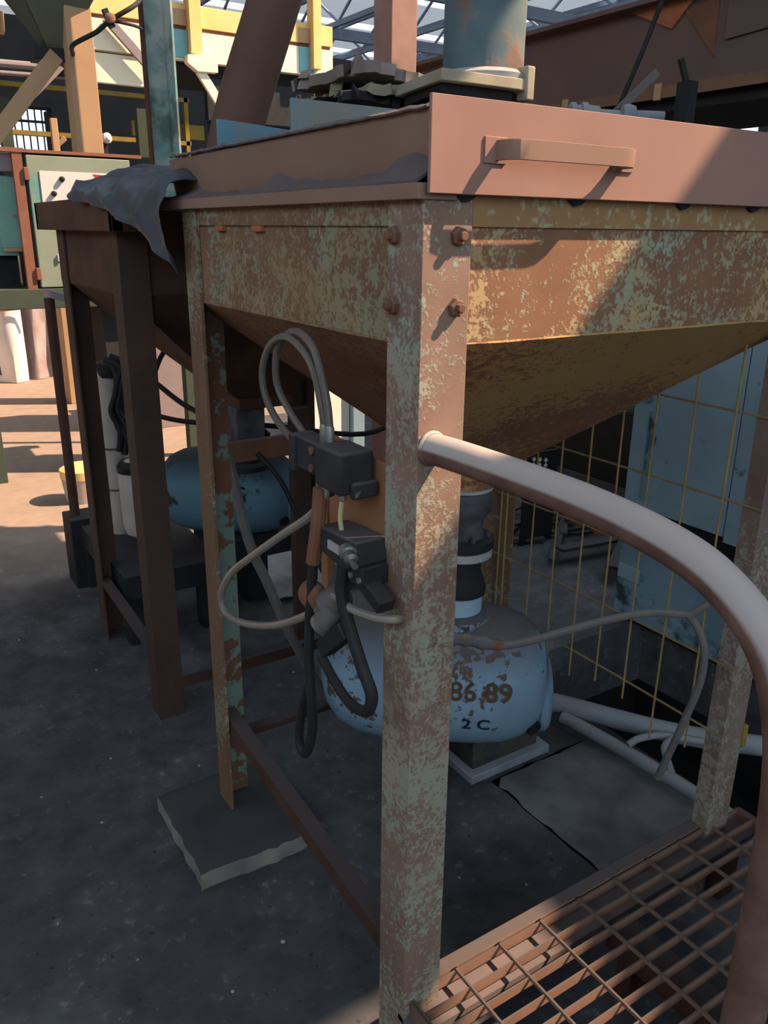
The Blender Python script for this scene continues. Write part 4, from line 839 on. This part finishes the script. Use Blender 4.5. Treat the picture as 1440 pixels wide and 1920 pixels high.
b = MB(); b.lathe([(0.058, 0.985), (0.062, 1.0), (0.058, 1.04), (0.03, 1.05)], (0.215, 2.51, 0), (0,0,1), 20); b.build('lid', 'black_clean', CN)
for z in (0.50, 0.68):
    b = MB(); b.lathe([(0.0545, z), (0.0555, z+0.004), (0.0545, z+0.008)], (0.20, 2.52, 0), (0,0,1), 24); b.build('seam', 'grey_cast', CN)
CN2 = thing('white_canister', 'shorter round-bottomed white canister with a black band at the rear', 'canister', (0.28, 2.3, 0.30), 'white canisters behind the rear hopper')
b = MB(); b.lathe([(0.03, 0.302), (0.06, 0.325), (0.072, 0.37), (0.074, 0.60), (0.06, 0.64), (0.03, 0.65)], (0.250, 2.40, 0), (0,0,1), 28); b.build('body', 'canister', CN2)
b = MB(); b.lathe([(0.0755, 0.60), (0.0765, 0.605), (0.0765, 0.625), (0.06, 0.645)], (0.250, 2.40, 0), (0,0,1), 28); b.build('band', 'black_clean', CN2)
rng = random.Random(5)
core = [(0.194, 2.428, 1.062), (0.222, 2.392, 1.030), (0.205, 2.368, 0.953), (0.182, 2.352, 0.872), (0.187, 2.323, 0.812), (0.20, 2.305, 0.752)]
ends = [(0.165, 2.305, 0.715), (0.185, 2.30, 0.70), (0.215, 2.298, 0.70), (0.24, 2.30, 0.71), (0.265, 2.305, 0.73)]
for i in range(5):
    pts = [(x + 0.016*(i-2)*(0.5 + 0.5*math.sin(3*k + i)), y + 0.01*math.cos(2*i + k), z + 0.004*i) for k, (x, y, z) in enumerate(core)] + [ends[i]]
    hose('cable_bundle', pts, 0.0125, 'black_clean', 'black cable in the bundle hanging over the white canisters', 'cable', 'black cables over the canisters')
for i, pts in enumerate(([(0.3, 2.2, 1.0), (0.36, 2.0, 0.93), (0.5, 1.9, 0.86)], [(0.3, 2.25, 0.86), (0.4, 2.1, 0.85), (0.62, 1.85, 0.86), (0.95, 1.7, 0.82), (1.2, 1.75, 0.88)], [(0.28, 2.2, 0.99), (0.40, 2.3, 1.12), (0.6, 2.3, 1.18)])):
    hose('rear_cable', pts, 0.010, 'black_clean', ('black cable sloping down left of the rear valve', 'long black cable crossing in front of the rear valve', 'dark cable rising to the right behind the dark post')[i], 'cable')
hose('rear_flex', [(0.50, 1.70, 0.80), (0.54, 1.60, 0.72), (0.58, 1.5, 0.55), (0.62, 1.4, 0.38), (0.66, 1.3, 0.26), (0.70, 1.25, 0.1), (0.72, 1.22, 0.012)], 0.010, 'black_clean', 'black cable curving down in front of the rear tank', 'cable')
b = MB(); b.tube([(0.20, 1.24, 0.96), (0.237, 1.2, 0.691), (0.292, 1.2, 0.539), (0.359, 1.2, 0.355), (0.45, 1.2, 0.152), (0.52, 1.2, 0.02)], 0.016, 8, 4)
tag(b.build('leaning_rod', 'hose'), 'grey bent rod leaning down from the rear crossbeam toward the front tank', 'rod')
b = MB()
def pls(u, v):
    x = 0.72 + 0.42*u; y = 2.05 + 0.65*v; return (x, y, 0.02 + 0.03*abs(fbm(x*6, y*6)))
b.sheet(14, 14, pls, 0.003); tag(b.build('plastic_sheet', 'whitish'), 'grubby whitish plastic sheet on the floor right of the rear tank', 'sheet')
BK = thing('yellow_bucket', 'small yellow-topped bucket standing on the sunlit floor behind the stand pipe', 'bucket', (0.35, 4.0, 0))
b = MB(); b.lathe([(0.10, 0), (0.12, 0.16), (0.115, 0.165)], (0.36, 4.0, 0), (0,0,1), 20); b.build('pail', 'canister', BK)
b = MB(); b.lathe([(0.122, 0.15), (0.124, 0.20), (0.09, 0.22)], (0.36, 4.0, 0), (0,0,1), 20); b.build('lid', 'yellow', BK)
def curt(x0, x1, y, h, amp, fr, seed):
    return lambda u, v: (x0 + (x1-x0)*u, y + amp*math.sin(u*fr + seed)*(0.4 + 0.6*v) + 0.05*fbm(u*4, v*3, seed), h*(1-v) + 0.005)
b = MB(); b.sheet(50, 10, curt(-0.5, 0.85, 8.4, 1.75, 0.06, 26, 0), 0.004); tag(b.build('plastic_curtain', 'curtain_w'), 'bright white plastic curtain hanging to the floor at far left', 'curtain')
b = MB(); b.sheet(50, 10, curt(0.80, 1.75, 8.55, 1.75, 0.07, 16, 2), 0.004); tag(b.build('plastic_curtain', 'curtain_m'), 'murky brownish plastic curtain right of the bright white one', 'curtain')
hose('curtain_rail', [(-0.6, 8.3, 0.78), (0.4, 8.3, 0.76), (0.9, 8.3, 0.78), (1.1, 8.25, 0.85)], 0.018, 'tan', 'thin tan rail running in front of the plastic curtains', 'rail')
for i, x in enumerate((0.28, 0.52)):
    hose('curtain_rope', [(x-0.02, 8.25, 1.2), (x, 8.24, 0.7), (x+0.03, 8.22, 0.12)], 0.012, 'black', ('left thin dark rope hanging before the white curtain', 'right thin dark rope hanging before the white curtain')[i], 'rope')
# pale lockers and sheets seen through the gap under the cones
BX = thing('pale_locker', 'pale grey lockers standing far behind the rear hopper', 'locker', (1.9, 6.0, 0))
for i, (x0, x1, m) in enumerate(((1.15, 1.57, 'greybox'), (1.58, 1.78, 'teal_door'), (2.15, 2.52, 'canister'))):
    b = MB(); b.box(x0, x1, 5.6, 6.0, 0, 1.5); b.build('cabinet', m, BX, 0.004)
b = MB(); b.box(1.84, 2.17, 3.9, 3.94, 0.0, 0.95)
tag(b.build('cream_board', 'board', None, 0.004), 'sunlit cream board standing behind the hoppers in the gap under the cones', 'board')
b = MB(); b.box(2.175, 2.27, 3.86, 3.94, 0.0, 1.0)
tag(b.build('blue_post', 'blue_sheet', None, 0.004), 'slim blue-grey post right of the sunlit cream board', 'post')
